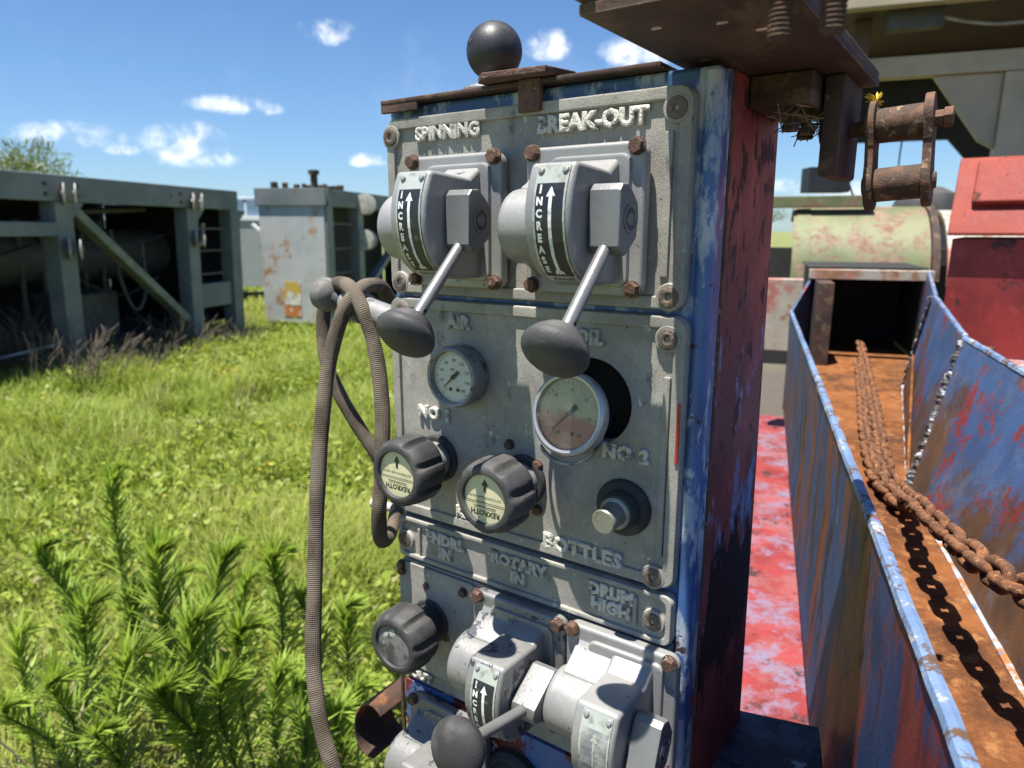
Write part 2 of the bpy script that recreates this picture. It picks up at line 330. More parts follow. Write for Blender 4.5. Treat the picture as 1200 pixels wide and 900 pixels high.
def glass_mat():
    m = bpy.data.materials.new('gauge_glass'); m.use_nodes = True; t = NT(m.node_tree); t.n.clear()
    fr = t.node('ShaderNodeFresnel'); fr.inputs[0].default_value = 1.25
    a = t.node('ShaderNodeBsdfTransparent'); g = t.node('ShaderNodeBsdfGlossy'); g.inputs['Roughness'].default_value = 0.08
    d = t.node('ShaderNodeBsdfDiffuse'); d.inputs[0].default_value = (.5, .47, .4, 1)
    tcn = t.node('ShaderNodeTexCoord')
    dirt_or_dimmer = t.math('ADD', t.math('MULTIPLY', t.ramp(t.noise(tcn.outputs['Object'], 60, 5), .4, .8), .12), .02)
    ms = t.node('ShaderNodeMixShader'); t.l.new(fr.outputs[0], ms.inputs[0]); t.l.new(a.outputs[0], ms.inputs[1]); t.l.new(g.outputs[0], ms.inputs[2])
    m2 = t.node('ShaderNodeMixShader'); t.l.new(dirt_or_dimmer, m2.inputs[0]); t.l.new(ms.outputs[0], m2.inputs[1]); t.l.new(d.outputs[0], m2.inputs[2])
    o = t.node('ShaderNodeOutputMaterial'); t.l.new(m2.outputs[0], o.inputs[0]); return m
M_glass = glass_mat()
def dial2_mat():
    m = bpy.data.materials.new('sun_bleached_dial'); m.use_nodes = True; t = NT(m.node_tree); t.n.clear()
    tcn = t.node('ShaderNodeTexCoord'); sp = t.node('ShaderNodeSeparateXYZ'); t.l.new(tcn.outputs['Object'], sp.inputs[0])
    n_ = t.noise(tcn.outputs['Object'], 45, 5)
    z = t.math('ADD', t.math('MULTIPLY', sp.outputs[2], 40), t.math('MULTIPLY', n_, 1.2))   # stain line of liquid that stood in the gauge
    c = t.mix(t.ramp(z, .25, .75), (.55, .24, .13, 1), (.62, .56, .30, 1))
    c = t.mix(t.math('MULTIPLY', t.ramp(n_, .5, .7), .4), c, (.42, .33, .24, 1))
    p = t.node('ShaderNodeBsdfPrincipled'); t.l.new(c, p.inputs['Base Color']); p.inputs['Roughness'].default_value = .5
    o = t.node('ShaderNodeOutputMaterial'); t.l.new(p.outputs[0], o.inputs[0]); return m
M_dial2 = dial2_mat()
def hose_mat():
    m = bpy.data.materials.new('braided_hose'); m.use_nodes = True; t = NT(m.node_tree); t.n.clear()
    uv = t.node('ShaderNodeUVMap'); sp = t.node('ShaderNodeSeparateXYZ'); t.l.new(uv.outputs[0], sp.inputs[0])
    a1 = t.math('SINE', t.math('ADD', t.math('MULTIPLY', sp.outputs[0], 2 * PI * 14), t.math('MULTIPLY', sp.outputs[1], 1500)))
    a2 = t.math('SINE', t.math('SUBTRACT', t.math('MULTIPLY', sp.outputs[0], 2 * PI * 14), t.math('MULTIPLY', sp.outputs[1], 1500)))
    b = t.math('MULTIPLY', a1, a2)
    tcn = t.node('ShaderNodeTexCoord'); nn = t.noise(tcn.outputs['Object'], 22, 5)
    c = t.mix(t.ramp(b, -.6, .6), (.042, .031, .020, 1), (.115, .085, .055, 1))
    c = t.mix(t.math('MULTIPLY', t.ramp(nn, .42, .62), .75), c, (.19, .155, .115, 1))
    bp = t.node('ShaderNodeBump'); bp.inputs[0].default_value = .7; bp.inputs[1].default_value = .001; t.l.new(b, bp.inputs['Height'])
    p = t.node('ShaderNodeBsdfPrincipled'); t.l.new(c, p.inputs['Base Color']); p.inputs['Roughness'].default_value = .85; t.l.new(bp.outputs[0], p.inputs['Normal'])
    o = t.node('ShaderNodeOutputMaterial'); t.l.new(p.outputs[0], o.inputs[0]); return m
M_hose = hose_mat()
def leaf_mat(name, c1, c2, trans=0.35):
    """colour per blade from the 'tint' attribute (0..1) between two leaf colours"""
    m = bpy.data.materials.new(name); m.use_nodes = True; t = NT(m.node_tree); t.n.clear()
    at = t.node('ShaderNodeAttribute', attribute_name='tint')
    tcn = t.node('ShaderNodeTexCoord'); nn = t.noise(tcn.outputs['Object'], 1.3, 3)
    c = t.mix(t.math('ADD', t.math('MULTIPLY', at.outputs['Fac'], .75), t.math('MULTIPLY', nn, .3), clamp=True), (*c1, 1), (*c2, 1))
    dry = t.node('ShaderNodeAttribute', attribute_name='dry')
    c = t.mix(dry.outputs['Fac'], c, (.30, .24, .12, 1))
    p = t.node('ShaderNodeBsdfPrincipled'); t.l.new(c, p.inputs['Base Color']); p.inputs['Roughness'].default_value = .5; p.inputs['Specular IOR Level'].default_value = .35
    tr = t.node('ShaderNodeBsdfTranslucent'); t.l.new(t.mix(.5, c, (.26, .33, .03, 1)), tr.inputs[0])
    ms = t.node('ShaderNodeMixShader'); ms.inputs[0].default_value = trans; t.l.new(p.outputs[0], ms.inputs[1]); t.l.new(tr.outputs[0], ms.inputs[2])
    o = t.node('ShaderNodeOutputMaterial'); t.l.new(ms.outputs[0], o.inputs[0]); return m
M_grass = leaf_mat('grass_blades', (.155, .250, .030), (.42, .46, .085), .42)
M_weed = leaf_mat('weed_leaves', (.135, .250, .030), (.42, .55, .090), .42)
M_bush = leaf_mat('shrub_leaves', (.05, .085, .025), (.12, .16, .05), .3)
M_yellow = mat('yellow_petals', (.55, .36, .03), rough=.6, bump=0)
def ground_mat():
    m = bpy.data.materials.new('meadow_ground'); m.use_nodes = True; t = NT(m.node_tree); t.n.clear()
    tcn = t.node('ShaderNodeTexCoord'); co = tcn.outputs['Object']
    n1 = t.noise(co, .9, 6, .65); n2 = t.noise(co, 14, 5, .7); n3 = t.noise(co, .12, 3)
    c = t.mix(t.ramp(n1, .35, .65), (.11, .15, .03, 1), (.20, .21, .06, 1))
    c = t.mix(t.math('MULTIPLY', t.ramp(n2, .5, .7), .5), c, (.06, .07, .025, 1))
    c = t.mix(t.math('MULTIPLY', t.ramp(n3, .45, .7), .45), c, (.21, .18, .09, 1))
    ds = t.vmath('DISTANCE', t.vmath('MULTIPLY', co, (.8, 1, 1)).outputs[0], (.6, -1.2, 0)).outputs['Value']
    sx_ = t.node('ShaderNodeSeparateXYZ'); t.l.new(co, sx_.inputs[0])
    dirt_or_dimmer = t.math('MAXIMUM', t.ramp(t.math('ADD', ds, t.math('MULTIPLY', n1, 1.2)), 3.6, 2.6), t.math('MULTIPLY', t.ramp(t.math('ADD', sx_.outputs[0], t.math('MULTIPLY', n1, 2.0)), 1.4, 3.4), t.ramp(t.math('ADD', sx_.outputs[1], t.math('MULTIPLY', n1, 3.0)), 13, 9)))
    c = t.mix(dirt_or_dimmer, c, t.mix(n2, (.05, .04, .03, 1), (.12, .10, .075, 1)))     # mostly unseen dark ground, added to cut bounce light on panel and canopy
    p = t.node('ShaderNodeBsdfPrincipled'); t.l.new(c, p.inputs['Base Color']); p.inputs['Roughness'].default_value = .9
    bp = t.node('ShaderNodeBump'); bp.inputs[0].default_value = .8; bp.inputs[1].default_value = .03; t.l.new(n2, bp.inputs['Height']); t.l.new(bp.outputs[0], p.inputs['Normal'])
    o = t.node('ShaderNodeOutputMaterial'); t.l.new(p.outputs[0], o.inputs[0]); return m
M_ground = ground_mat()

# ------------------------------------------------------------------ mesh helpers
def bm_new(): return bmesh.new()
def finish(name, bm, mats, smooth=35):
    me = bpy.data.meshes.new(name)
    bmesh.ops.recalc_face_normals(bm, faces=bm.faces[:])
    bm.to_mesh(me); bm.free()
    for m in (mats if isinstance(mats, (list, tuple)) else [mats]): me.materials.append(m)
    if smooth:
        me.shade_smooth() if hasattr(me, 'shade_smooth') else None
        me.set_sharp_from_angle(angle=R(smooth))
    else: me.shade_flat()
    return me
def link(name, me, parent=None, M=None, label=None, cat=None, group=None, kind=None):
    o = bpy.data.objects.new(name, me); COL.objects.link(o)
    if parent: o.parent = parent
    if M is not None: o.matrix_local = M if isinstance(M, Matrix) else Matrix.Translation(M)
    if len(me.polygons) and any(p.use_smooth for p in me.polygons[:4]) and kind != 'stuff':
        wn = o.modifiers.new('weighted_normals', 'WEIGHTED_NORMAL'); wn.keep_sharp = True; wn.weight = 80
    tag(o, label, cat, group, kind); return o
def tag(o, label=None, cat=None, group=None, kind=None):
    if label: o['label'] = label
    if cat: o['category'] = cat
    if group: o['group'] = group
    if kind: o['kind'] = kind
    return o
def obj(name, bm, mats, parent=None, M=None, smooth=35, **kw):
    return link(name, finish(name, bm, mats, smooth), parent, M, **kw)
def empty(name, loc, label, cat, group=None, rot=None):
    o = bpy.data.objects.new(name, None); COL.objects.link(o); o.empty_display_size = .05
    o.location = loc
    if rot is not None: o.rotation_euler = rot
    return tag(o, label, cat, group)
def sharp_edges(bm, faces=None, ang=40):
    es = set(e for f in faces for e in f.edges) if faces else bm.edges
    return [e for e in es if len(e.link_faces) == 2 and e.calc_face_angle(0) > R(ang)]
def add(bm, verts, faces, mi=0, M=None):
    vs = [bm.verts.new(M @ Vector(v) if M else v) for v in verts]
    fs = []
    for f in faces:
        try:
            q = bm.faces.new([vs[i] for i in f]); q.material_index = mi; fs.append(q)
        except ValueError: pass
    return vs, fs
def bev(bm, fs, r, seg=2, ang=40):
    if r > 0:
        bmesh.ops.recalc_face_normals(bm, faces=fs)
        es = sharp_edges(bm, fs, ang)
        mi = fs[0].material_index
        g = bmesh.ops.bevel(bm, geom=es, offset=r, segments=seg, affect='EDGES', profile=.5, clamp_overlap=True)
        for f in g['faces']: f.material_index = mi
def box(bm, lo, hi, r=0, seg=2, mi=0, M=None):
    x0, y0, z0 = lo; x1, y1, z1 = hi
    v = [(x0, y0, z0), (x1, y0, z0), (x1, y1, z0), (x0, y1, z0), (x0, y0, z1), (x1, y0, z1), (x1, y1, z1), (x0, y1, z1)]
    _, fs = add(bm, v, [(0, 3, 2, 1), (4, 5, 6, 7), (0, 1, 5, 4), (1, 2, 6, 5), (2, 3, 7, 6), (3, 0, 4, 7)], mi, M)
    bev(bm, fs, r, seg)
def prism(bm, poly, z0, z1, r=0, seg=2, mi=0, M=None, ang=50):
    n = len(poly)
    v = [(x, y, z0) for x, y in poly] + [(x, y, z1) for x, y in poly]
    f = [tuple(range(n - 1, -1, -1)), tuple(range(n, 2 * n))] + [(i, (i + 1) % n, n + (i + 1) % n, n + i) for i in range(n)]
    _, fs = add(bm, v, f, mi, M); bev(bm, fs, r, seg, ang)
def rrect(x0, y0, x1, y1, r, seg=5):
    pts = []
    for cx, cy, a0 in ((x1 - r, y1 - r, 0), (x0 + r, y1 - r, 90), (x0 + r, y0 + r, 180), (x1 - r, y0 + r, 270)):
        for i in range(seg + 1):
            a = R(a0 + 90 * i / seg); pts.append((cx + r * math.cos(a), cy + r * math.sin(a)))
    return pts
def circle(cx, cy, r, n=32): return [(cx + r * math.cos(2 * PI * i / n), cy + r * math.sin(2 * PI * i / n)) for i in range(n)]
def plate(bm, outer, holes, z0, z1, r=0, mi=0, M=None):
    """a plate with holes, z0 back, z1 front"""
    tmp = bmesh.new(); es = []
    for loop in [outer] + holes:
        vs = [tmp.verts.new((x, y, z1)) for x, y in loop]
        es += [tmp.edges.new((vs[i], vs[(i + 1) % len(vs)])) for i in range(len(vs))]
    bmesh.ops.triangle_fill(tmp, use_beauty=True, use_dissolve=True, edges=es)
    bmesh.ops.recalc_face_normals(tmp, faces=tmp.faces[:])
    g = bmesh.ops.extrude_face_region(tmp, geom=tmp.faces[:])
    for v in [x for x in g['geom'] if isinstance(x, bmesh.types.BMVert)]: v.co.z = z0
    bmesh.ops.recalc_face_normals(tmp, faces=tmp.faces[:])
    if r > 0:
        ed = [e for e in tmp.edges if len(e.link_faces) == 2 and e.calc_face_angle(0) > R(50) and all(abs(v.co.z - z1) < 1e-7 for v in e.verts)]
        bmesh.ops.bevel(tmp, geom=ed, offset=r, segments=2, affect='EDGES', profile=.5, clamp_overlap=True)
    for f in tmp.faces: f.material_index = mi
    if M: tmp.transform(M)
    me = bpy.data.meshes.new('t'); tmp.to_mesh(me); tmp.free(); bm.from_mesh(me); bpy.data.meshes.remove(me)
def lathe(bm, prof, seg=32, mi=0, M=None, mod=None):
    """prof: list of (r, z) round the local z axis; mod(angle, i) scales r"""
    rings = []
    mats = mi if isinstance(mi, (list, tuple)) else None
    for i, (r, z) in enumerate(prof):
        if r < 1e-6: rings.append([bm.verts.new(M @ Vector((0, 0, z)) if M else (0, 0, z))])
        else:
            ring = []
            for k in range(seg):
                a = 2 * PI * k / seg; q = r * (.915 * mod(a, i) if mod else 1)
                p = Vector((q * math.cos(a), q * math.sin(a), z)); ring.append(bm.verts.new(M @ p if M else p))
            rings.append(ring)
    for i in range(len(rings) - 1):
        a, b = rings[i], rings[i + 1]; m_ = mats[i] if mats else mi
        for k in range(seg):
            k2 = (k + 1) % seg
            if len(a) == 1 and len(b) == 1: break
            if len(a) == 1: f = bm.faces.new((a[0], b[k], b[k2]))
            elif len(b) == 1: f = bm.faces.new((a[k2], a[k], b[0]))
            else: f = bm.faces.new((a[k], b[k], b[k2], a[k2]))
            f.material_index = m_
def catmull(pts, per=8):
    P = [Vector(p) for p in pts]; P = [P[0] * 2 - P[1]] + P + [P[-1] * 2 - P[-2]]; out = []
    for i in range(1, len(P) - 2):
        a, b, c, d = P[i - 1:i + 3]
        for k in range(per):
            t_ = k / per
            out.append(.5 * ((2 * b) + (c - a) * t_ + (2 * a - 5 * b + 4 * c - d) * t_ ** 2 + (3 * b - a - 3 * c + d) * t_ ** 3))
    out.append(P[-2]); return out
def tube(bm, pts, r, seg=10, mi=0, cap=True, uv=None):
    P = [Vector(p) for p in pts]; n = len(P); rad = r if callable(r) else (lambda s: r)
    tan = [(P[min(i + 1, n - 1)] - P[max(i - 1, 0)]).normalized() for i in range(n)]
    ref = Vector((0, 0, 1)) if abs(tan[0].z) < .9 else Vector((1, 0, 0))
    nx = tan[0].cross(ref).normalized(); rings = []; ln = 0; lens = []
    for i in range(n):
        if i: nx = (nx - tan[i] * nx.dot(tan[i])).normalized(); ln += (P[i] - P[i - 1]).length
        lens.append(ln); ny = tan[i].cross(nx); q = rad(i / (n - 1))
        rings.append([bm.verts.new(P[i] + (nx * math.cos(2 * PI * k / seg) + ny * math.sin(2 * PI * k / seg)) * q) for k in range(seg)])
    for i in range(n - 1):
        for k in range(seg):
            f = bm.faces.new((rings[i][k], rings[i][(k + 1) % seg], rings[i + 1][(k + 1) % seg], rings[i + 1][k])); f.material_index = mi
            if uv is not None:
                for lp, (uu, vv) in zip(f.loops, ((k / seg, lens[i]), ((k + 1) / seg, lens[i]), ((k + 1) / seg, lens[i + 1]), (k / seg, lens[i + 1]))): lp[uv].uv = (uu, vv)
    if cap:
        for rg in (rings[0][::-1], rings[-1]): bm.faces.new(rg).material_index = mi
def frame(origin, z, x=None):
    z = Vector(z).normalized(); x = Vector(x) if x is not None else (Vector((1, 0, 0)) if abs(z.x) < .9 else Vector((0, 1, 0)))
    y = z.cross(x).normalized(); x = y.cross(z)
    m = Matrix((x, y, z)).transposed().to_4x4(); m.translation = Vector(origin); return m
def text_bm(bm, s, size, M, mi=0, extrude=0.0, bevel=0.0, align='CENTER', space=1.0, off=0.0, warp=None, res=2):
    cu = bpy.data.curves.new('txt', 'FONT'); cu.body = s; cu.size = size; cu.align_x = align; cu.align_y = 'CENTER'
    cu.extrude = extrude; cu.bevel_depth = bevel; cu.bevel_resolution = 1; cu.space_character = space; cu.offset = off; cu.resolution_u = res
    o = bpy.data.objects.new('txt', cu); COL.objects.link(o)
    dg = bpy.context.evaluated_depsgraph_get(); me = bpy.data.meshes.new_from_object(o.evaluated_get(dg))
    for v in me.vertices: v.co = warp(v.co) if warp else M @ v.co
    n0 = len(bm.faces); bm.from_mesh(me); bm.faces.ensure_lookup_table()
    for f in bm.faces[n0:]: f.material_index = mi
    bpy.data.objects.remove(o); bpy.data.curves.remove(cu); bpy.data.meshes.remove(me)

# ------------------------------------------------------------------ places: panel coordinates and world coordinates
# (a, b, w) = along the panel, up, out of it
FM = Matrix(((1, 0, 0, 0), (0, 0, -1, 0), (0, 1, 0, 0), (0, 0, 0, 1)))
UC, VB, DP = -0.345, -0.80, 0.52
def abw(a, b, w_): return Vector((a, -w_, b))
def panel_pt(u, v, w_): return T * u + N * (w_ - DP) + Vector((0, 0, CAMZ + v))
def PM(u, v, w_, R3=None):
    m = Matrix.Translation(abw(u - UC, v - VB, w_)) @ FM
    return m @ R3 if R3 else m
def ray(px, py):
    """viewing ray of a point of the photograph, forward component 1"""
    x, y = (px - 600) / F_PX, (450 - py) / F_PX; c, s = math.cos(PITCH), math.sin(PITCH)
    return Vector((x, c + y * s, y * c - s))
def at(px, py, f): return ray(px, py) * f + Vector((0, 0, CAMZ))
def at_h(px, py, h):
    r = ray(px, py); return r * (h / r.z) + Vector((0, 0, CAMZ))

PANEL_ROT = (0, 0, -YAW)
root = empty('control_panel', panel_pt(UC, VB, 0), 'grey cast metal control panel with levers, knobs and a gauge on a blue cabinet', 'control panel', rot=PANEL_ROT)
def pp(name, bm, mats, loc=(0, 0, 0), parent=root, smooth=35, **kw):
    """bm in (a,b,w) around loc=(u,v,w)"""
    bm.transform(FM)
    return obj(name, bm, mats, parent, Matrix.Translation(abw(loc[0] - UC, loc[1] - VB, loc[2])), smooth, **kw)
def sub(name, bm, mats, parent, loc=(0, 0, 0), smooth=35, **kw):
    bm.transform(FM)
    return obj(name, bm, mats, parent, Matrix.Translation(abw(*loc)), smooth, **kw)

# ------------------------------------------------------------------ cabinet
GH = (-0.2795, -0.1455, 0.0385)      # hole the loose gauge came out of
bm = bm_new()
plate(bm, rrect(-.517, -.80, -.183, .119, .004), [circle(*GH, 40)], -.026, -.012, .004)
box(bm, (-.517, -.80, -.075), (-.511, .118, -.0265), 0); box(bm, (-.1905, -.80, -.040), (-.1840, .118, -.0265), 0)
box(bm, (-.5105, .110, -.075), (-.1910, .1175, -.0268), 0); box(bm, (-.5105, -.798, -.080), (-.1910, .1095, -.075), 0)
# rolled right hand edge
tube(bm, [(-.1895, y, -.0165) for y in np.linspace(-.80, .115, 12)], .0075, 12)
cab = pp('cabinet', bm, M_blue)
bm = bm_new(); lathe(bm, [(.0400, -.0275), (.0410, -.0430), (0, -.0440)], 32, M=Matrix.Translation((GH[0], GH[1], 0)))
pp('hole_liner', bm, M_dark)
bm = bm_new()
box(bm, (-.515, .1192, -.060), (-.225, .1235, .002), .0012); box(bm, (-.515, .1115, -.0035), (-.468, .1192, .0015), .001)
pp('rusty_top_strip', bm, M_brown)
bm = bm_new()
prism(bm, [(-.385, -.05), (-.318, -.05), (-.31, -.02), (-.318, .014), (-.378, .020), (-.392, .006)], .1245, .130, .001, M=Matrix(((1, 0, 0, 0), (0, 0, 1, 0), (0, 1, 0, 0), (0, 0, 0, 1))))
box(bm, (-.352, .098, -.0025), (-.330, .1238, .0035), .001)
pp('rusty_tab', bm, M_rustbolt)
bm = bm_new()
plate(bm, rrect(-.516, -.80, -.192, -.5125, .002), [], -.0118, -.0045, .002)
pp('cabinet_skirt', bm, M_skirt)

def cast_plate(name, x0, y0, x1, y1, holes, bosses, rim=.011, rr=.012, ribs=(), **kw):
    bm = bm_new()
    plate(bm, rrect(x0, y0, x1, y1, rr), holes, -.0117, -.0042, .0015)
    plate(bm, rrect(x0 + .0006, y0 + .0006, x1 - .0006, y1 - .0006, rr), [rrect(x0 + rim, y0 + rim, x1 - rim, y1 - rim, rr * .8)], -.0060, -.0008, .0018)
    for (bu, bv) in bosses: lathe(bm, [(.0116, -.006), (.0112, -.0013), (.0104, -.0004), (0, -.0004)], 28, M=Matrix.Translation((bu, bv, 0)))
    for (a0, b0, a1, b1) in ribs: box(bm, (a0, b0, -.0055), (a1, b1, -.0012), .0016)
    return pp(name, bm, M_cast, **kw)
def lettering(parent, lines, loc, size, rot=0, space=1.05):
    bm = bm_new()   # proud, rough, weld-like letters
    for i, s in enumerate(lines):
        text_bm(bm, s, size, Matrix.Translation((0, -i * size * .95, 0)), extrude=.0010, bevel=.0016, space=space, off=-.0001)
    for v in bm.verts:
        q = mnoise.noise_vector(v.co * 260 + Vector((loc[0] * 90, 0, 0))) * .0004; v.co += q
    bm.transform(FM)
    return obj('raised_lettering', bm, M_letter, parent, Matrix.Translation(abw(*loc)), 50)

p1 = cast_plate('upper_plate', -.512, -.0615, -.1985, .1065, [], [(-.505, .0894), (-.2115, .0896), (-.499, -.051), (-.211, -.051)], ribs=[(-.2205, -.036, -.2135, .074)])
lettering(p1, ['SPINNING'], (-.435, .0890, -.0032), .0160)
lettering(p1, ['BREAK-OUT'], (-.2855, .0862, -.0030), .0178)
p2 = cast_plate('middle_plate', -.515, -.3005, -.1945, -.0655, [circle(*GH, 40)], [(-.4985, -.0794), (-.2101, -.0842), (-.2135, -.2915)], ribs=[(-.2125, -.272, -.2065, -.115)])
lettering(p2, ['AIR'], (-.425, -.0865, -.0032), .0170)
lettering(p2, ['OIL'], (-.2815, -.0890, -.0030), .0165)
lettering(p2, ['NO 1'], (-.4585, -.1835, -.0032), .0165, space=1.15)
lettering(p2, ['NO 2'], (-.2440, -.1865, -.0032), .0165, space=1.15)
lettering(p2, ['BOTTLES'], (-.2845, -.2875, -.0032), .0195)
lettering(p2, ['KO'], (-.4200, -.2830, -.0030), .0150)
p3 = cast_plate('label_plate', -.515, -.3545, -.1945, -.3055, [], [(-.5045, -.3335), (-.2116, -.3333)], rim=.006, rr=.008, ribs=[(-.487, -.344, -.483, -.316), (-.231, -.344, -.227, -.316)])
lettering(p3, ['ENDRL', 'IN'], (-.4480, -.3215, -.0032), .0160)
lettering(p3, ['ROTARY', 'IN'], (-.3545, -.3210, -.0032), .0160)
lettering(p3, ['DRUM', 'HIGH'], (-.2530, -.3200, -.0032), .0155)
bm = bm_new(); plate(bm, rrect(-.515, -.509, -.1945, -.3580, .006), [], -.0117, -.0050, .0015)
p4 = pp('lower_plate', bm, M_cast)
bm = bm_new(); plate(bm, rrect(-.5155, -.488, -.4085, -.3600, .006), [], -.0049, -.0006, .0012)
p5 = pp('knob_mounting_plate', bm, M_cast)
lettering(p4, ['OUT'], (-.4880, -.4990, -.0036), .0140)
lettering(p4, ['OUT'], (-.3660, -.4985, -.0036), .0140)

# screws and bolts
def screw_mesh():
    bm = bm_new(); lathe(bm, [(.0084, -.0022), (.0084, .0002), (.0076, .0008), (.0046, .0010), (.0044, .0009)], 24)
    lathe(bm, [(.0044, .0009), (.0026, .0004)], 24); lathe(bm, [(.0026, .0004), (.0024, -.0022), (0, -.0026)], 6, mi=1); bm.transform(FM)
    return finish('screw', bm, [M_screw, M_dark])
ME_SCREW = screw_mesh()
def bolt_mesh(r=.0064, h=.0060, washer=True):
    bm = bm_new(); lathe(bm, [(r * .99, 0), (r, h * .7), (r * .88, h * .98), (r * .5, h), (0, h * .93)], 6)
    lathe(bm, [(r * 1.1, -.0012), (r * 1.1, .0004), (r, .0006)], 20); bm.transform(FM)
    return finish('bolt', bm, M_rustbolt, 30)
ME_BOLT = bolt_mesh(); ME_BOLT_S = bolt_mesh(.0048, .0044)
def put(name, me, u, v, w_, parent=root, rot=0, **kw):
    M = Matrix.Translation(abw(u - UC, v - VB, w_)) @ Matrix.Rotation(rot, 4, 'Y')
    return link(name, me, parent, M, **kw)
for u, v in [(-.505, .0894), (-.2115, .0896), (-.499, -.051), (-.211, -.051), (-.4985, -.0794), (-.2101, -.0842), (-.2135, -.2915), (-.5045, -.3335), (-.2116, -.3333)]:
    put('screw', ME_SCREW, u, v, .0002, rot=random.random() * 3)
put('screw', ME_SCREW, -.5065, -.4785, .0002, rot=.4)
for u, v in [(-.518 + .008, -.398 + .026), (-.4225, -.3715), (-.5105, -.3640)]:
    put('bolt', ME_BOLT_S, u, v, .0, rot=random.random())
for u, v in [(-.3655, -.1995), (-.3330, -.2140), (-.3330, -.2590), (-.4755, -.3810), (-.4480, -.4350)]: put('bolt', ME_BOLT_S, u, v, -.0036, rot=random.random())
bm = bm_new()
box(bm, (-.1990, -.186, -.0006), (-.1962, -.135, .0006), .0006)
pp('red_paint_mark', bm, M_red)

# ------------------------------------------------------------------ lever valves
def arc(cx, cy, r, a0, a1, n): return [(cx + r * math.cos(R(a0 + (a1 - a0) * i / n)), cy + r * math.sin(R(a0 + (a1 - a0) * i / n))) for i in range(n + 1)]
# housing outline in (b, w): from root top, round the front, to root bottom
FRONT = [(.0395, .0760)] + arc(.0345, .0770, .0050, 20, 75, 3) + [(.030, .0842), (.020, .0880), (.008, .0902), (-.004, .0902), (-.016, .0880), (-.027, .0836), (-.036, .0765), (-.0430, .0670), (-.0472, .0560), (-.0492, .045)]
HOUSE = [(.0480, .012), (.0445, .018), (.0365, .030)] + FRONT + [(-.0500, .012)]
# arc length along the front
FA = [0.0]
for i in range(1, len(FRONT)): FA.append(FA[-1] + math.dist(FRONT[i], FRONT[i - 1]))
def front_pt(s, lift):
    i = max(1, min(len(FA) - 1, next((k for k in range(len(FA)) if FA[k] >= s), len(FA) - 1)))
    t_ = (s - FA[i - 1]) / (FA[i] - FA[i - 1]); p, q = FRONT[i - 1], FRONT[i]
    d = Vector((q[0] - p[0], q[1] - p[1])).normalized(); nrm = Vector((-d.y, d.x))
    if nrm.y < -.01 and nrm.x > 0: nrm = -nrm
    nrm = Vector((d.y, -d.x)) if (d.y * 0 + -d.x * 1) > 0 else nrm
    x = Vector((p[0] + (q[0] - p[0]) * t_, p[1] + (q[1] - p[1]) * t_)) + nrm * lift
    return x
def axa(a0, a1, c):   # prism whose outline lies in (b,w) and runs along a
    return Matrix(((0, 0, 1, 0), (1, 0, 0, 0), (0, 1, 0, 0), (0, 0, 0, 1)))
AX = axa(0, 0, 0)
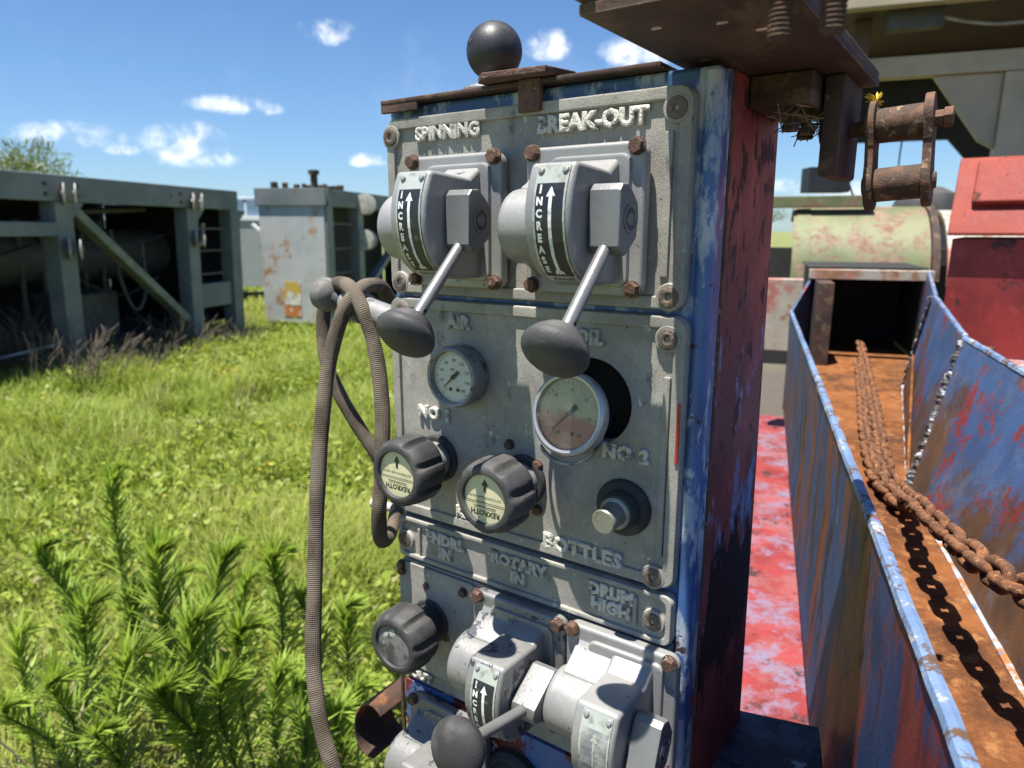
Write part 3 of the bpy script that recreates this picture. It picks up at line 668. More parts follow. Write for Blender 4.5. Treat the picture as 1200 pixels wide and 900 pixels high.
def make_valve(u, v, style, knob_mat, label, lever=True):
    body = M_silver_worn if style == 'worn' else M_silver
    bm = bm_new()
    prism(bm, rrect(-.0545, -.0600, .0540, .0590, .010), .0002, .0125, .0035, 3)
    prism(bm, rrect(-.030, -.0525, .0430, .0500, .008), .010, .0165, .003, 2)
    prism(bm, HOUSE, -.0050, .0340, .0042, 3, M=AX)
    # cylinder body with its neck swept up from the base
    lathe(bm, [(0, -.0500), (.0262, -.0500), (.0284, -.0490), (.0296, -.0470), (.0300, -.0440), (.0300, -.004)], 40, M=Matrix.Translation((0, -.005, .0325)) @ Matrix(((0, 0, 1, 0), (1, 0, 0, 0), (0, 1, 0, 0), (0, 0, 0, 1))))
    neck = [(.050, .0100), (.042, .0145), (.036, .021), (.030, .030), (.026, .038), (-.032, .038), (-.038, .026), (-.044, .016), (-.050, .0100)]
    prism(bm, neck, -.0430, -.004, .002, 2, M=AX)
    part = pp('control_valve', bm, body, (u, v, 0), label=label)
    # name plate
    bm = bm_new()
    def strip(a0, a1, s0, s1, lift, mi, n=14):
        for i in range(n):
            sa, sb = s0 + (s1 - s0) * i / n, s0 + (s1 - s0) * (i + 1) / n
            p, q = front_pt(sa, lift), front_pt(sb, lift)
            add(bm, [(a0, p.x, p.y), (a1, p.x, p.y), (a1, q.x, q.y), (a0, q.x, q.y)], [(0, 1, 2, 3)], mi)
    smax = FA[-1]
    S0, S1 = .006, smax - .019
    strip(.0035, .0300, S0, S1, .0008, 0)
    f0, f1 = S0 + .0140, S1 - (.0085)
    strip(.0055, .0282, f0, f1, .0011, 1)
    def warp(lift):
        def fn(co):
            p = front_pt(-co.y, lift); return Vector((co.x, p.x, p.y))
        return fn
    if style != 'blank':
        L = 'INCREASE'; step = (f1 - f0 - .004) / 8
        for i, ch in enumerate(L):
            sy = f0 + .003 + step * i
            text_bm(bm, ch, .0078, None, 2, off=.00042, warp=lambda co, sy=sy: Vector((co.x * .9 + .0093, *front_pt(sy + .0015 - co.y, .0014))))
        text_bm(bm, 'Rexroth', .0052, None, 3, off=.0001, warp=lambda co: Vector((co.x + .0175, *front_pt(S1 - .0045 - co.y, .0013))))
        ax0, aw = .0182, .0014
    else: ax0, aw = .0172, .0009
    # arrow
    strip(ax0 - aw, ax0 + aw, f0 + .009, f1 - .003, .0014, 2)
    for k in range(3):
        hw0, hw1 = .0038 * k / 3, .0038 * (k + 1) / 3; sa, sb = f0 + .0025 + .0070 * k / 3, f0 + .0025 + .0070 * (k + 1) / 3
        p, q = front_pt(sa, .0014), front_pt(sb, .0014)
        add(bm, [(ax0 - hw0 - 1e-5, p.x, p.y), (ax0 + hw0 + 1e-5, p.x, p.y), (ax0 + hw1, q.x, q.y), (ax0 - hw1, q.x, q.y)], [(0, 1, 2, 3)], 2)
    if style != 'blank':
        for sgn in (-1, 1):
            p, q, r_ = front_pt(f1 - .010, .0014), front_pt(f1 - .006, .0014), front_pt(f1 - .002, .0014)
            add(bm, [(ax0, p.x, p.y), (ax0, q.x, q.y), (ax0 + sgn * .0036, r_.x, r_.y), (ax0 + sgn * .0036, q.x, q.y)], [(0, 1, 2, 3)], 2)
    else: strip(.0055, .0282, f1 - .016, f1 - .0145, .0014, 0, 2)
    sub('name_plate', bm, [M_plate, M_plate_worn if style == 'blank' else M_plate_black, M_white_print if style != 'blank' else M_plate, M_black_print], part, smooth=60)
    for a_, s_ in ((.0068, S0 + .0045), (.0268, S0 + .0045)):
        bm = bm_new(); p = front_pt(s_, .0)
        nrm = (front_pt(s_, .01) - p).normalized()
        lathe(bm, [(.0030, 0), (.0029, .0012), (.0020, .0024), (0, .0029)], 12, M=frame((a_, p.x, p.y), (0, nrm.x, nrm.y)))
        sub('rivet', bm, M_zinc, part)
    for a_, b_ in ((-.047, .0545), (.047, .0545), (.0470, -.0535), (-.047, -.0535)):
        link('bolt', ME_BOLT, part, Matrix.Translation(abw(a_, b_, .0130)) @ Matrix.Rotation(random.random() * 2, 4, 'Y'))
    # lever: hub block, rod, knob
    if lever == 'down': d = Vector((0, -.070, .0730)).normalized(); s0 = Vector((.048, -.0190, .0600)); ang = 0
    else: d = Vector((0, .024, .0930)).normalized(); s0 = Vector((.048, .016, .0640)); ang = -(math.atan2(.024, .093) + math.atan2(.070, .073))
    if lever == 'mid': ang = R(-20)
    rotp = Matrix.Translation((0, -.002, .048)) @ Matrix.Rotation(ang, 4, 'X') @ Matrix.Translation((0, .002, -.048))
    hub = [(.0245, .0620), (.0200, .0660), (-.0190, .0670), (-.0245, .0620), (-.0260, .0540), (-.0140, .0370), (.0020, .0340), (.0120, .0360), (.0200, .0450), (.0250, .0520)]
    bm = bm_new(); prism(bm, hub, .0355, .0605, .0022, 2, M=rotp @ AX)
    lathe(bm, [(.0105, .0600), (.0105, .0613), (.0085, .0613), (.0080, .0605), (.0050, .0605), (.0046, .0616), (0, .0616)], 24, M=rotp @ Matrix.Translation((0, .000, .0500)) @ AX)
    lathe(bm, [(.0130, .030), (.0130, .0370)], 24, M=rotp @ Matrix.Translation((0, .000, .0500)) @ AX)
    sub('lever_hub', bm, M_hub, part)
    s0 = rotp @ Vector((.048, -.0200, .0620)); d = (rotp.to_3x3() @ Vector((0, -.070, .0730))).normalized()
    bm = bm_new(); MR = frame(s0, d)
    lathe(bm, [(0, -.006), (.0062, -.006), (.0062, .0010), (.0050, .0026), (.0050, .075), (.0058, .076), (.0058, .088), (0, .088)], 20, M=MR)
    lathe(bm, [(.0016, .0), (.0016, .0003), (0, .0003)], 10, mi=1, M=MR @ Matrix.Translation((0, 0, .071)) @ Matrix.Rotation(R(90), 4, 'Y') @ Matrix.Translation((0, 0, .0049)))
    sub('lever_rod', bm, [M_hub, M_dark], part)
    bm = bm_new(); prof = [(.0062, .0770), (.0085, .0775)]
    nr = 9
    for k in range(nr):
        r_ = .0090 + (.0225 - .0090) * (k / nr) ** .8; r2 = .0090 + (.0225 - .0090) * ((k + .6) / nr) ** .8; z = .0785 + .0125 * (k / nr) ** 1.25
        prof += [(r_ + .0006, z - .0007), (r2, z + .0001), (r2 + .0001, z + .0010)]
    prof += [(.0234, .0918), (.0241, .0938), (.0243, .0952), (.0240, .0972), (.0228, .0998), (.0200, .1028), (.0160, .1052), (.0110, .1069), (.0055, .1078), (0, .1081)]
    lathe(bm, prof, 40, M=MR)
    sub('lever_knob', bm, knob_mat, part)
    return part
make_valve(-.4170, .0085, 'good', M_black, 'upper left lever valve under the word SPINNING', 'down')
make_valve(-.2830, .0085, 'good', M_black, 'upper right lever valve under the word BREAK-OUT', 'down')
make_valve(-.3465, -.4140, 'worn', M_rubber, 'lower lever valve with dark patches on its top', 'out')  # body paint carries scattered near-black patches
make_valve(-.2360, -.4120, 'blank', M_rubber, 'lower right lever valve with a worn blank name plate', 'mid')
make_valve(-.4400, -.5720, 'worn', M_rubber, 'half hidden lever valve at the bottom left corner', 'out')

# ------------------------------------------------------------------ hand knobs
def make_knob(u, v, face, label, tilt=0):
    bm = bm_new()
    NL = 8
    def mod(a, i):
        if i < 3 or i > 10: return 1
        x = math.cos(a * NL / 1.0 + tilt); k = max(0, (-x - .5) / .5)
        deep = (0, 0, 0, .9, 1, 1, 1, .9, .55, .15, 0)[i]
        return 1 - .115 * deep * k ** .7 + .012 * (1 if x > 0 else 0) * deep
    prof = [(.013, .022), (.0200, .0225), (.0330, .0235), (.0355, .0255), (.0372, .0300), (.0375, .0380), (.0373, .0460), (.0368, .0520), (.0350, .0580), (.0325, .0606), (.0290, .0616), (.0258, .0612), (.0250, .0600), (.0246, .0565), (0, .0565)]
    lathe(bm, prof, 96, M=None, mod=mod)
    part = pp('control_knob', bm, M_black, (u, v, 0), label=label)
    bm = bm_new()
    lathe(bm, [(.0185, -.003), (.0185, .012), (.0165, .014), (.0145, .0150), (.0145, .024)], 28)
    sub('knob_shaft', bm, M_silver if face else M_rubber, part)
    bm = bm_new(); lathe(bm, [(.0248, -.0045), (.0250, -.001), (.0235, .0010), (.0215, .0016), (.018, .0012)], 36)
    sub('knob_flange', bm, M_rubber, part)
    bm = bm_new()
    if face:
        lathe(bm, [(.0235, .0566), (.0235, .0576), (.0228, .0580), (0, .0580)], 40)
        Z = Matrix.Translation((0, 0, .0582)) @ Matrix.Rotation(PI, 4, 'Z')
        text_bm(bm, 'REXROTH', .0070, Z @ Matrix.Translation((0, .0130, 0)), 1, off=.00018)
        text_bm(bm, 'H-4 CONTROLAIR VALVE', .0031, Z @ Matrix.Translation((0, -.0015, 0)), 1)
        prism(bm, [(-.021, .0032), (.021, .0032), (.021, .0038), (-.021, .0038)], .0002, .0003, mi=1, M=Z)
        prism(bm, [(-.012, .0072), (.012, .0072), (.012, .0080), (-.012, .0080)], .0002, .0003, mi=1, M=Z)
        prism(bm, [(-.0013, -.007), (.0013, -.007), (.0013, -.0125), (.0036, -.0125), (0, -.0185), (-.0036, -.0125), (-.0013, -.0125)], .0002, .0003, mi=1, M=Z)
        sub('knob_label', bm, [M_cream_label, M_black_print], part)
    else:
        lathe(bm, [(.0235, .0566), (.0235, .0582), (.0220, .0590), (0, .0592)], 40)
        sub('knob_cap', bm, mat('scuffed_cap', (.05, .05, .05), [dict(c=(.17, .17, .16), s=50, t=.5, soft=.06, r=.6, h=0), dict(c=(.42, .42, .40), s=60, t=.64, soft=.02, r=.6)], rough=.6), part)
    return part
make_knob(-.4550, -.2300, True, 'black grip knob with cream label, left of the two upper knobs')
make_knob(-.3490, -.2315, True, 'black grip knob with cream label, right of the two upper knobs', .8)
make_knob(-.4690, -.4200, False, 'black grip knob with a scuffed plain cap at lower left', 1.7)

# ------------------------------------------------------------------ gauges
def dial_marks(bm, r, lo, hi, step, a0, a1, z, mi, size):
    n = int((hi - lo) / step); sub_n = 5
    for i in range(n * sub_n + 1):
        a = R(a0 + (a1 - a0) * i / (n * sub_n)); big = i % sub_n == 0; l = .0030 if big else .0016; wd = .00022 if big else .00012
        M = Matrix.Rotation(a, 4, 'Z')
        prism(bm, [(r - l, -wd), (r, -wd), (r, wd), (r - l, wd)], z, z + .0001, mi=mi, M=M)
        if big:
            text_bm(bm, str(lo + step * (i // sub_n)), size, Matrix.Translation(((r - .0066) * math.cos(a), (r - .0066) * math.sin(a), z + .0001)), mi)
def needle(bm, z, ang, l, mi, wd=.0009, tail=.008):
    M = Matrix.Rotation(R(ang), 4, 'Z')
    prism(bm, [(-tail, -wd * 2.2), (-tail * .35, -wd * 1.6), (0, -wd * .9), (l, -.0002), (l, .0002), (0, wd * .9), (-tail * .35, wd * 1.6), (-tail, wd * 2.2)], z, z + .0006, mi=mi, M=M)
    lathe(bm, [(.0024, z), (.0024, z + .0012), (0, z + .0014)], 14, mi=mi)
bm = bm_new(); lathe(bm, [(.0290, -.004), (.0300, .004), (.0302, .0150), (.0292, .0195), (.0275, .0208), (.0256, .0200), (.0250, .0180), (.0248, .0130)], 56)
g1 = pp('pressure_gauge', bm, M_bezel, (-.4185, -.1370, 0), label='white dial pressure gauge under the word AIR')
bm = bm_new(); lathe(bm, [(.0250, .0135), (0, .0135)], 48)
dial_marks(bm, .0228, 0, 160, 20, 232, -52, .0136, 1, .0046)
text_bm(bm, 'psi', .0046, Matrix.Translation((-.002, .0075, .0138)), 1)
for cx in (-.0045, .0045): lathe(bm, [(.0019, .0136), (.0019, .0139), (0, .0139)], 12, mi=1, M=Matrix.Translation((cx, -.0125, 0)))
sub('dial', bm, [M_dial, M_black_print], g1)
bm = bm_new(); needle(bm, .0150, 222, .0175, 0); sub('needle', bm, M_black_print, g1)
bm = bm_new(); lathe(bm, [(.0250, .0172), (.0250, .0185), (0, .0192)], 40); sub('gauge_glass', bm, M_glass, g1)

# the loose gauge sagging out of its hole: a thing of its own
g2 = empty('pressure_gauge', panel_pt(-.2810, -.1565, 0), 'loose pressure gauge with brown stained dial sagging out of its round hole', 'gauge')
g2.rotation_euler = (R(-13), R(0), -YAW + R(-3))
def gsub(name, bm, mats, parent=None, loc=(0, 0, 0)):
    bm.transform(FM); return obj(name, bm, mats, parent or g2, Matrix.Translation(abw(*loc)))
bm = bm_new(); lathe(bm, [(.0060, -.030), (.0070, .0040), (.0215, .0060), (.0240, .0090), (.0250, .0195), (.0340, .0210), (.0356, .0240), (.0360, .0290), (.0350, .0325), (.0328, .0342), (.0308, .0336), (.0303, .0290)], 64)
gsub('bezel', bm, M_chrome)
bm = bm_new(); lathe(bm, [(.0302, .0292), (0, .0292)], 48); gsub('dial', bm, M_dial2)
bm = bm_new(); dial_marks(bm, .0272, 0, 30, 5, 232, -52, .0294, 0, .0042); needle(bm, .0298, 227, .0200, 0, .0011, .010); lathe(bm, [(.0018, .0293), (.0018, .0297), (0, .0297)], 12, M=Matrix.Translation((-.008, -.017, 0)))
lathe(bm, [(.0018, .0293), (.0018, .0297), (0, .0297)], 12, M=Matrix.Translation((.006, -.016, 0)))
gsub('needle_and_marks', bm, mat('faded_print', (.11, .09, .06), rough=.6))
bm = bm_new(); lathe(bm, [(.0302, .0318), (.0302, .0324), (0, .0328)], 40); gsub('gauge_glass', bm, M_glass)
bm = bm_new(); plate(bm, circle(0, 0, .0365, 48), [circle(0, 0, .0335, 40)], .0020, .0048, .0008); gsub('clamp_ring', bm, M_bezel, loc=(-.0090, -.0095, .0105))
bm = bm_new(); tube(bm, catmull([(0, .0, -.040), (0, -.02, -.052), (.0, -.06, -.058), (.0, -.12, -.060)]), .004, 8); gsub('gauge_pipe', bm, M_rubber)

# plug with rubber flange
bm = bm_new(); lathe(bm, [(.0255, -.0045), (.0255, -.001), (.0235, .0012), (.0175, .0018), (.0170, .0080), (.0150, .0110), (.0115, .0118)], 40)
pl = pp('rubber_gland', bm, M_rubber, (-.2440, -.2350, 0))
bm = bm_new(); lathe(bm, [(.0140, .0100), (.0140, .0150), (.0110, .0165)], 28); lathe(bm, [(.0108, .012), (.0108, .0350), (.0098, .0362), (0, .0362)], 14)
sub('plug', bm, M_brass, pl)
# dark round boss of the lower sheet, its lens
bm = bm_new(); lathe(bm, [(.034, -.006), (.034, .004), (.030, .008), (.026, .0085), (.0245, .006), (.0235, .001)], 40)
lo = pp('lower_gauge', bm, M_rubber, (-.3575, -.5700, 0))
bm = bm_new(); lathe(bm, [(.0240, .0045), (0, .0065)], 32); sub('gauge_glass', bm, mat('dark_lens', (.05, .06, .06), rough=.12, bump=0), lo)

# rusty pieces at the bottom left of the cabinet
g = empty('rusty_shroud', panel_pt(-.538, -.642, -.01), 'rusty curved sheet metal shroud sticking out left of the panel foot', 'metal shroud', rot=PANEL_ROT)
bm = bm_new()
pts = [(0.026 * math.cos(R(a)), 0.038 * math.sin(R(a))) for a in range(60, 301, 15)]
inner = [(x * .90, y * .93) for x, y in pts][::-1]
prism(bm, pts + inner, -.015, .045, .0008, 1, M=Matrix.Rotation(R(-14), 4, 'Z'))
bm.transform(FM); obj('shroud_sheet', bm, mat('rusted_sheet', (.065, .032, .02), [dict(c=(.19, .075, .028), s=26, t=.58, soft=.08, r=.9), dict(c=(.03, .018, .014), s=18, t=.58, soft=.08, r=.8)], rough=.85, bump=.5, bscale=300), g, Matrix.Translation((0, 0, .072)))
bm = bm_new(); box(bm, (.004, .026, -.013), (.032, .0325, -.009), .001); bm.transform(FM); obj('mounting_tab', bm, M_rustbolt, g, Matrix.Translation((0, 0, .072)))
bm = bm_new(); tube(bm, [(-.505, -.468, .010), (-.5045, -.52, .012), (-.503, -.60, .012), (-.502, -.68, .010)], .0022, 8); 
pp('rusty_rod', bm, M_rustbolt)

# ------------------------------------------------------------------ ball mount on the cabinet top
bm_g = empty('ball_mount', panel_pt(-.404, .1238, -.035), 'black rubber ball on a short stem standing on the cabinet top', 'ball mount', rot=PANEL_ROT)
bm = bm_new(); lathe(bm, [(.0310, 0), (.0310, .002), (.0290, .0045), (.0120, .0060), (.0100, .0065)], 40); obj('base_disc', bm, M_bezel, bm_g)
bm = bm_new(); lathe(bm, [(.0110, .0055), (.0095, .009), (.0095, .014), (.010, .018)], 20); obj('stem', bm, M_ball, bm_g)
bm = bm_new(); rb = .0256
lathe(bm, [(rb * math.sin(R(a)), .0365 - rb * math.cos(R(a))) for a in range(16, 180, 8)] + [(0, .0365 + rb)], 40)
ball = obj('ball', bm, M_ball, bm_g)
bm = bm_new()
def ballwarp(co):
    az = R(-25) + co.x / rb; el = R(12) + co.y / rb; d = Vector((math.sin(az) * math.cos(el), -math.cos(az) * math.cos(el), math.sin(el)))
    return Vector((0, 0, .0365)) + d * (rb + .00025 + co.z * .3)
text_bm(bm, 'RAM', .0052, None, extrude=.0008, warp=ballwarp); obj('raised_lettering', bm, M_rubber, ball)

# ------------------------------------------------------------------ red column and overhead channel
ct = empty('steel_column', panel_pt(-.215, -.90, -.115), 'dark red worn steel column standing right behind the control panel', 'steel column', rot=PANEL_ROT)
bm = bm_new()
def C(u, v, w_): return abw(u + .215, v + .90, w_ + .115)
outer = rrect(-.270, -.194, -.187, -.046, .006, 3)
bm2 = bm_new(); prism(bm2, [(u + .215, w_ + .115) for u, w_ in outer], 0, 1.0225, 0)
for v in bm2.verts:
    if v.co.y < 0 and v.co.z < .5: v.co.y -= .050     # the column widens towards its foot
bm2.transform(Matrix(((1, 0, 0, 0), (0, -1, 0, 0), (0, 0, 1, 0), (0, 0, 0, 1)))); bm.free()
obj('column_tube', bm2, M_redcol, ct)
bm = bm_new(); box(bm, (-.06, -.10, 0), (.06, .10, .012), .002); obj('base_plate', bm, M_redcol, ct)
bm = bm_new()   # thin pale weld seam strip down the edge
pts = [C(-.1860, y, -.0470 + .0012 * math.sin(y * 90)) for y in np.linspace(-.88, .11, 60)]
tube(bm, pts, lambda s: .0026 + .0007 * math.sin(s * 190), 7); obj('weld_bead', bm, M_rustbolt, ct)

cu_ = empty('bracket_channel', panel_pt(-.163, .1240, -.03), 'brown rusty steel channel reaching out overhead from the column top', 'steel bracket', rot=PANEL_ROT)
def BX(bm, u0, u1, v0, v1, w0, w1, r=.0015): box(bm, (u0 + .163, v0 - .124, w0 + .03), (u1 + .163, v1 - .124, w1 + .03), r)
bm = bm_new()
holes = [(-.196, .080), (-.158, .068), (-.199, -.018), (-.150, -.005), (-.142, .040)]
plate(bm, [(-.2222, -.20), (-.1068, -.20), (-.1068, .130), (-.2222, .130)], [rrect(u - .004, w_ - .0028, u + .004, w_ + .0028, .0012, 2) for u, w_ in holes], 0, .006,
      M=Matrix.Translation((.163, 0, .03)) @ Matrix(((1, 0, 0, 0), (0, 0, 1, 0), (0, 1, 0, 0), (0, 0, 0, 1))))
bm.transform(FM); obj('channel_web', bm, M_brown, cu_)
bm = bm_new(); BX(bm, -.2218, -.2160, .1302, .185, -.1995, .147); bm.transform(FM); obj('channel_flange', bm, M_brown, cu_)
bm = bm_new(); BX(bm, -.1115, -.1072, .1302, .1365, -.1995, .128); bm.transform(FM); obj('channel_flange', bm, M_brown, cu_)
bm = bm_new(); BX(bm, -.2140, -.0830, .1325, .180, .126, .1295); bm.transform(FM); obj('end_plate', bm, M_brown, cu_)
bm = bm_new(); BX(bm, -.0915, -.0835, .1290, .165, .1300, .180); bm.transform(FM); obj('side_rail', bm, M_brown, cu_)
bm = bm_new(); BX(bm, -.214, -.114, .1325, .1345, -.16, .02); bm.transform(FM); obj('wear_strip', bm, M_cream, cu_)
bm = bm_new(); BX(bm, -.1860, -.137, .0980, .1232, -.190, -.090, .002); bm.transform(FM); obj('cross_block', bm, M_brown, cu_)
bm = bm_new(); BX(bm, -.1345, -.1185, .0440, .1235, -.198, -.118, .003); bm.transform(FM); obj('hanging_lug', bm, M_brown, cu_)
for u, w_ in ((-.156, -.160), (-.147, -.125), (-.155, -.105)):
    bm = bm_new(); lathe(bm, [(0, 0), (.0070, 0), (.0070, .006), (.0035, .0065), (.0035, .022)], 6, M=Matrix.Translation((u + .163, .0775 - .124 + random.random() * .004, w_ + .03)) @ Matrix.Rotation(R(-90), 4, 'X'))
    bm.transform(FM); obj('bolt', bm, M_brown, cu_)
# u-bolt over the right hand flange, its threaded ends hang down
ub = empty('u_bolt', panel_pt(-.0875, .150, .155), 'steel u-bolt with threaded ends hanging over the channel edge', 'u-bolt', rot=PANEL_ROT)
pathu = [(-.0115, -.062, 0), (-.0115, .02, 0)] + [(-.0115 * math.cos(R(a)), .02 + .0115 * math.sin(R(a)), 0) for a in range(20, 180, 20)] + [(.0115, .02, 0), (.0115, -.062, 0)]
bm = bm_new(); tube(bm, pathu, .0050, 10)
for sx in (-.0115, .0115):
    for k in range(16): lathe(bm, [(.0052, 0), (.0060, .0008), (.0052, .0016)], 12, M=Matrix.Translation((sx, -.061 + k * .0022, 0)) @ Matrix.Rotation(R(-90), 4, 'X'))
bm.transform(FM); obj('bent_rod', bm, M_link, ub)
for sx in (-.0115, .0115):
    bm = bm_new(); lathe(bm, [(.0055, 0), (.0088, 0), (.0088, .008), (.0055, .008)], 6, M=Matrix.Translation((sx, -.038, 0)) @ Matrix.Rotation(R(-90), 4, 'X')); bm.transform(FM); obj('nut', bm, M_brown, ub)
# dry grass nest wedged under the channel
bm = bm_new(); rs = random.Random(3)
for k in range(70):
    c = Vector((rs.uniform(-.166, -.139), rs.uniform(.0870, .0975), rs.uniform(-.185, -.085)))
    d = Vector((rs.uniform(-.6, .6), rs.uniform(-.35, .2), rs.uniform(-1, 1))).normalized() * rs.uniform(.008, .02)
    tube(bm, [c - d, c + Vector((0, rs.uniform(-.003, .002), 0)), c + d], .0006, 3, cap=False)
for v in bm.verts: v.co -= Vector((-.152, .087, -.135))
bm.transform(FM)
o = obj('dry_grass_nest', bm, M_straw, None, None); o.location = panel_pt(-.152, .087, -.135); o.rotation_euler = PANEL_ROT
tag(o, 'bundle of dry grass wedged under the channel beside the column', 'nest')

# ------------------------------------------------------------------ hanging roller chain link
lk = empty('roller_link', panel_pt(-.1085, .0845, -.158), 'rusty roller chain link hanging from a pin on the bracket lug', 'chain link', rot=(R(-4), R(-4), -YAW)); lk.scale = (.80, .88, .88)
def pl_(h, r_, t0, t1):
    pts = [(r_ * math.cos(R(a)), r_ * math.sin(R(a))) for a in range(-10, 191, 20)]
    pts += [(-r_ * .72, -h * .35), (-r_ * .72, -h * .65)] + [(r_ * math.cos(R(a)), -h + r_ * math.sin(R(a))) for a in range(170, 371, 20)] + [(r_ * .72, -h * .65), (r_ * .72, -h * .35)]
    bm = bm_new(); prism(bm, pts, t0, t1, .0012, 2, M=Matrix(((0, 0, 1, 0), (0, 1, 0, 0), (1, 0, 0, 0), (0, 0, 0, 1)))); return bm
PITCH_L = .0545
for t0, t1 in ((.004, .0125), (.0560, .0645)):
    bm = pl_(PITCH_L, .0235, t0, t1); bm.transform(FM); obj('side_plate', bm, M_link, lk)
AXU = Matrix(((0, 0, 1, 0), (1, 0, 0, 0), (0, 1, 0, 0), (0, 0, 0, 1)))
for bz in (0, -PITCH_L):
    bm = bm_new(); lathe(bm, [(.010, .0128), (.0150, .0130), (.0156, .0145), (.0156, .0540), (.0150, .0556), (.010, .0558)], 32, M=Matrix.Translation((0, bz, 0)) @ AXU); bm.transform(FM); obj('roller', bm, M_link, lk)
bm = bm_new(); lathe(bm, [(0, -.042), (.0125, -.042), (.0125, -.032), (.0072, -.031), (.0072, .0720), (.0090, .0725), (.0090, .0800), (0, .0810)], 8, M=AXU); bm.transform(FM); obj('pin', bm, M_link, lk)
bm = bm_new(); lathe(bm, [(0, .000), (.0080, .0005), (.0080, .0035), (.0080, .0650), (.0075, .0680), (0, .0685)], 20, M=Matrix.Translation((0, -PITCH_L, 0)) @ AXU); bm.transform(FM); obj('pin', bm, M_link, lk)
bm = bm_new(); rs = random.Random(5)
for k in range(34):
    d = Vector((rs.uniform(-1, 1), rs.uniform(-.2, .8), rs.uniform(-1, 1))).normalized() * rs.uniform(.003, .011)
    s_ = Vector((rs.uniform(-.001, .001), 0, rs.uniform(-.001, .001))); q = d.cross(Vector((.3, .8, .4))).normalized() * .0011
    add(bm, [s_, s_ + d * .6 + q, s_ + d, s_ + d * .6 - q], [(0, 1, 2, 3)])
o = obj('dry_flower', bm, M_yellow, None, None, 0); o.location = panel_pt(-.1010, .1055, -.155)
tag(o, 'tiny dried yellow flower stuck on top of the hanging chain link', 'flower')

# ------------------------------------------------------------------ hose on its peg
pg = empty('hose_peg', at(452, 372, .745), 'grey knob on a short silver pipe sticking out left of the panel', 'hose peg')
loc0 = pg.location.copy(); k0 = at(383, 345, .80) - loc0; e0 = at(468, 378, .735) - loc0; mid = k0.lerp(e0, .28)
bm = bm_new(); tube(bm, [k0.lerp(e0, .30), e0], .0145, 20); tube(bm, [k0.lerp(e0, .42), k0.lerp(e0, .55)], .0175, 20); obj('pipe', bm, M_silver_worn, pg)
bm = bm_new(); tube(bm, [k0, mid], .0075, 12); obj('neck', bm, M_rubber, pg)
bm = bm_new(); MR = frame(k0, (k0 - e0)); lathe(bm, [(.006, -.016), (.012, -.0145), (.0180, -.009), (.0198, -.002), (.0190, .006), (.0150, .0125), (.0080, .0160), (0, .0168)], 32, M=MR)
obj('knob', bm, mat('weathered_knob', (.11, .108, .10), [dict(c=(.19, .185, .17), s=120, t=.55, soft=.08, r=.85, h=0)], rough=.85, bump=.5, bscale=500), pg)
hp = [(398, 930, .70), (388, 892, .705), (375, 845, .715), (367, 770, .73), (369, 680, .74), (371, 600, .745), (376, 510, .75), (385, 430, .755), (399, 375, .752), (416, 345, .752), (434, 334, .775), (452, 344, .81),
      (470, 400, .86), (474, 520, .87), (462, 610, .83), (448, 634, .775), (444, 605, .748), (447, 560, .742), (448, 480, .742), (440, 412, .744), (424, 360, .745), (406, 334, .765), (388, 338, .82), (379, 372, .84),
      (382, 420, .84), (398, 462, .84), (420, 500, .845), (442, 535, .85), (476, 600, .88)]
hb = at(*hp[0])
bm = bm_new(); uvl = bm.loops.layers.uv.new('UVMap')
tube(bm, [p - hb for p in catmull([at(*p) for p in hp], 12)], lambda s_: .0082 * (1 + .025 * math.sin(s_ * 70) + .02 * math.sin(s_ * 171)), 16, uv=uvl)
o = obj('hose', bm, M_hose, None, None, 80); o.location = hb; tag(o, 'brown braided rubber hose looped over the grey peg beside the panel', 'hose')
bm = bm_new(); lathe(bm, [(0, 0), (.005, .003), (.006, .010), (.005, .030), (0, .030)], 14, M=frame((0, 0, 0), (1, -.4, -.1)))
o = obj('white_fitting', bm, M_whitepaint, None, None); o.location = at(433, 588, .80); tag(o, 'small white bullet shaped fitting poking out left of the panel', 'fitting')

# ------------------------------------------------------------------ trough
E = Vector((.334, .9426, 0)); L_ = Vector((.9426, -.334, 0))
def TP(lat, s, h): return L_ * lat + E * s + Vector((0, 0, h))      # relative to the camera foot at eye height
tb = Vector((0, 0, CAMZ)) + TP(.25, 1.0, -.47)
tr = empty('trough', tb, 'blue and red painted steel trough with a rusty orange floor beside the panel', 'trough')
def sheet(name, quad_front, thick, matl, parent, off=None, nu=1, **kw):
    """closed slab from a polygon (front face, ordered) with thickness along its normal"""
    P = [Vector((0, 0, CAMZ)) + TP(*p) - tb for p in quad_front]
    nrm = (P[1] - P[0]).cross(P[2] - P[0]).normalized(); n_ = len(P)
    v = P + [p + nrm * thick for p in P]
    bm = bm_new()
    _, fs = add(bm, v, [tuple(range(n_ - 1, -1, -1)), tuple(range(n_, 2 * n_))] + [(i, (i + 1) % n_, n_ + (i + 1) % n_, n_ + i) for i in range(n_)])
    bev(bm, fs, min(.0022, abs(thick) * .3), 2)
    return obj(name, bm, matl, parent, **kw)
# left wall: outer face listed, thickness goes inward (right)
sheet('left_wall', [(.098, -.25, -.64), (.112, 2.62, -.64), (.104, 2.62, -.275), (.120, -.25, -.275)], .010, M_trough_out, tr)
sheet('left_wing', [(.1065, 2.622, -.63), (.185, 2.80, -.63), (.185, 2.80, -.135), (.1065, 2.622, -.27)], .010, M_trough, tr)
sheet('floor', [(.1450, -.25, -.450), (.278, -.25, -.450), (.278, 1.36, -.450), (.425, 2.30, -.450), (.53, 2.78, -.450), (.1720, 2.78, -.450), (.1450, 2.60, -.450)], -.008, M_rust, tr)
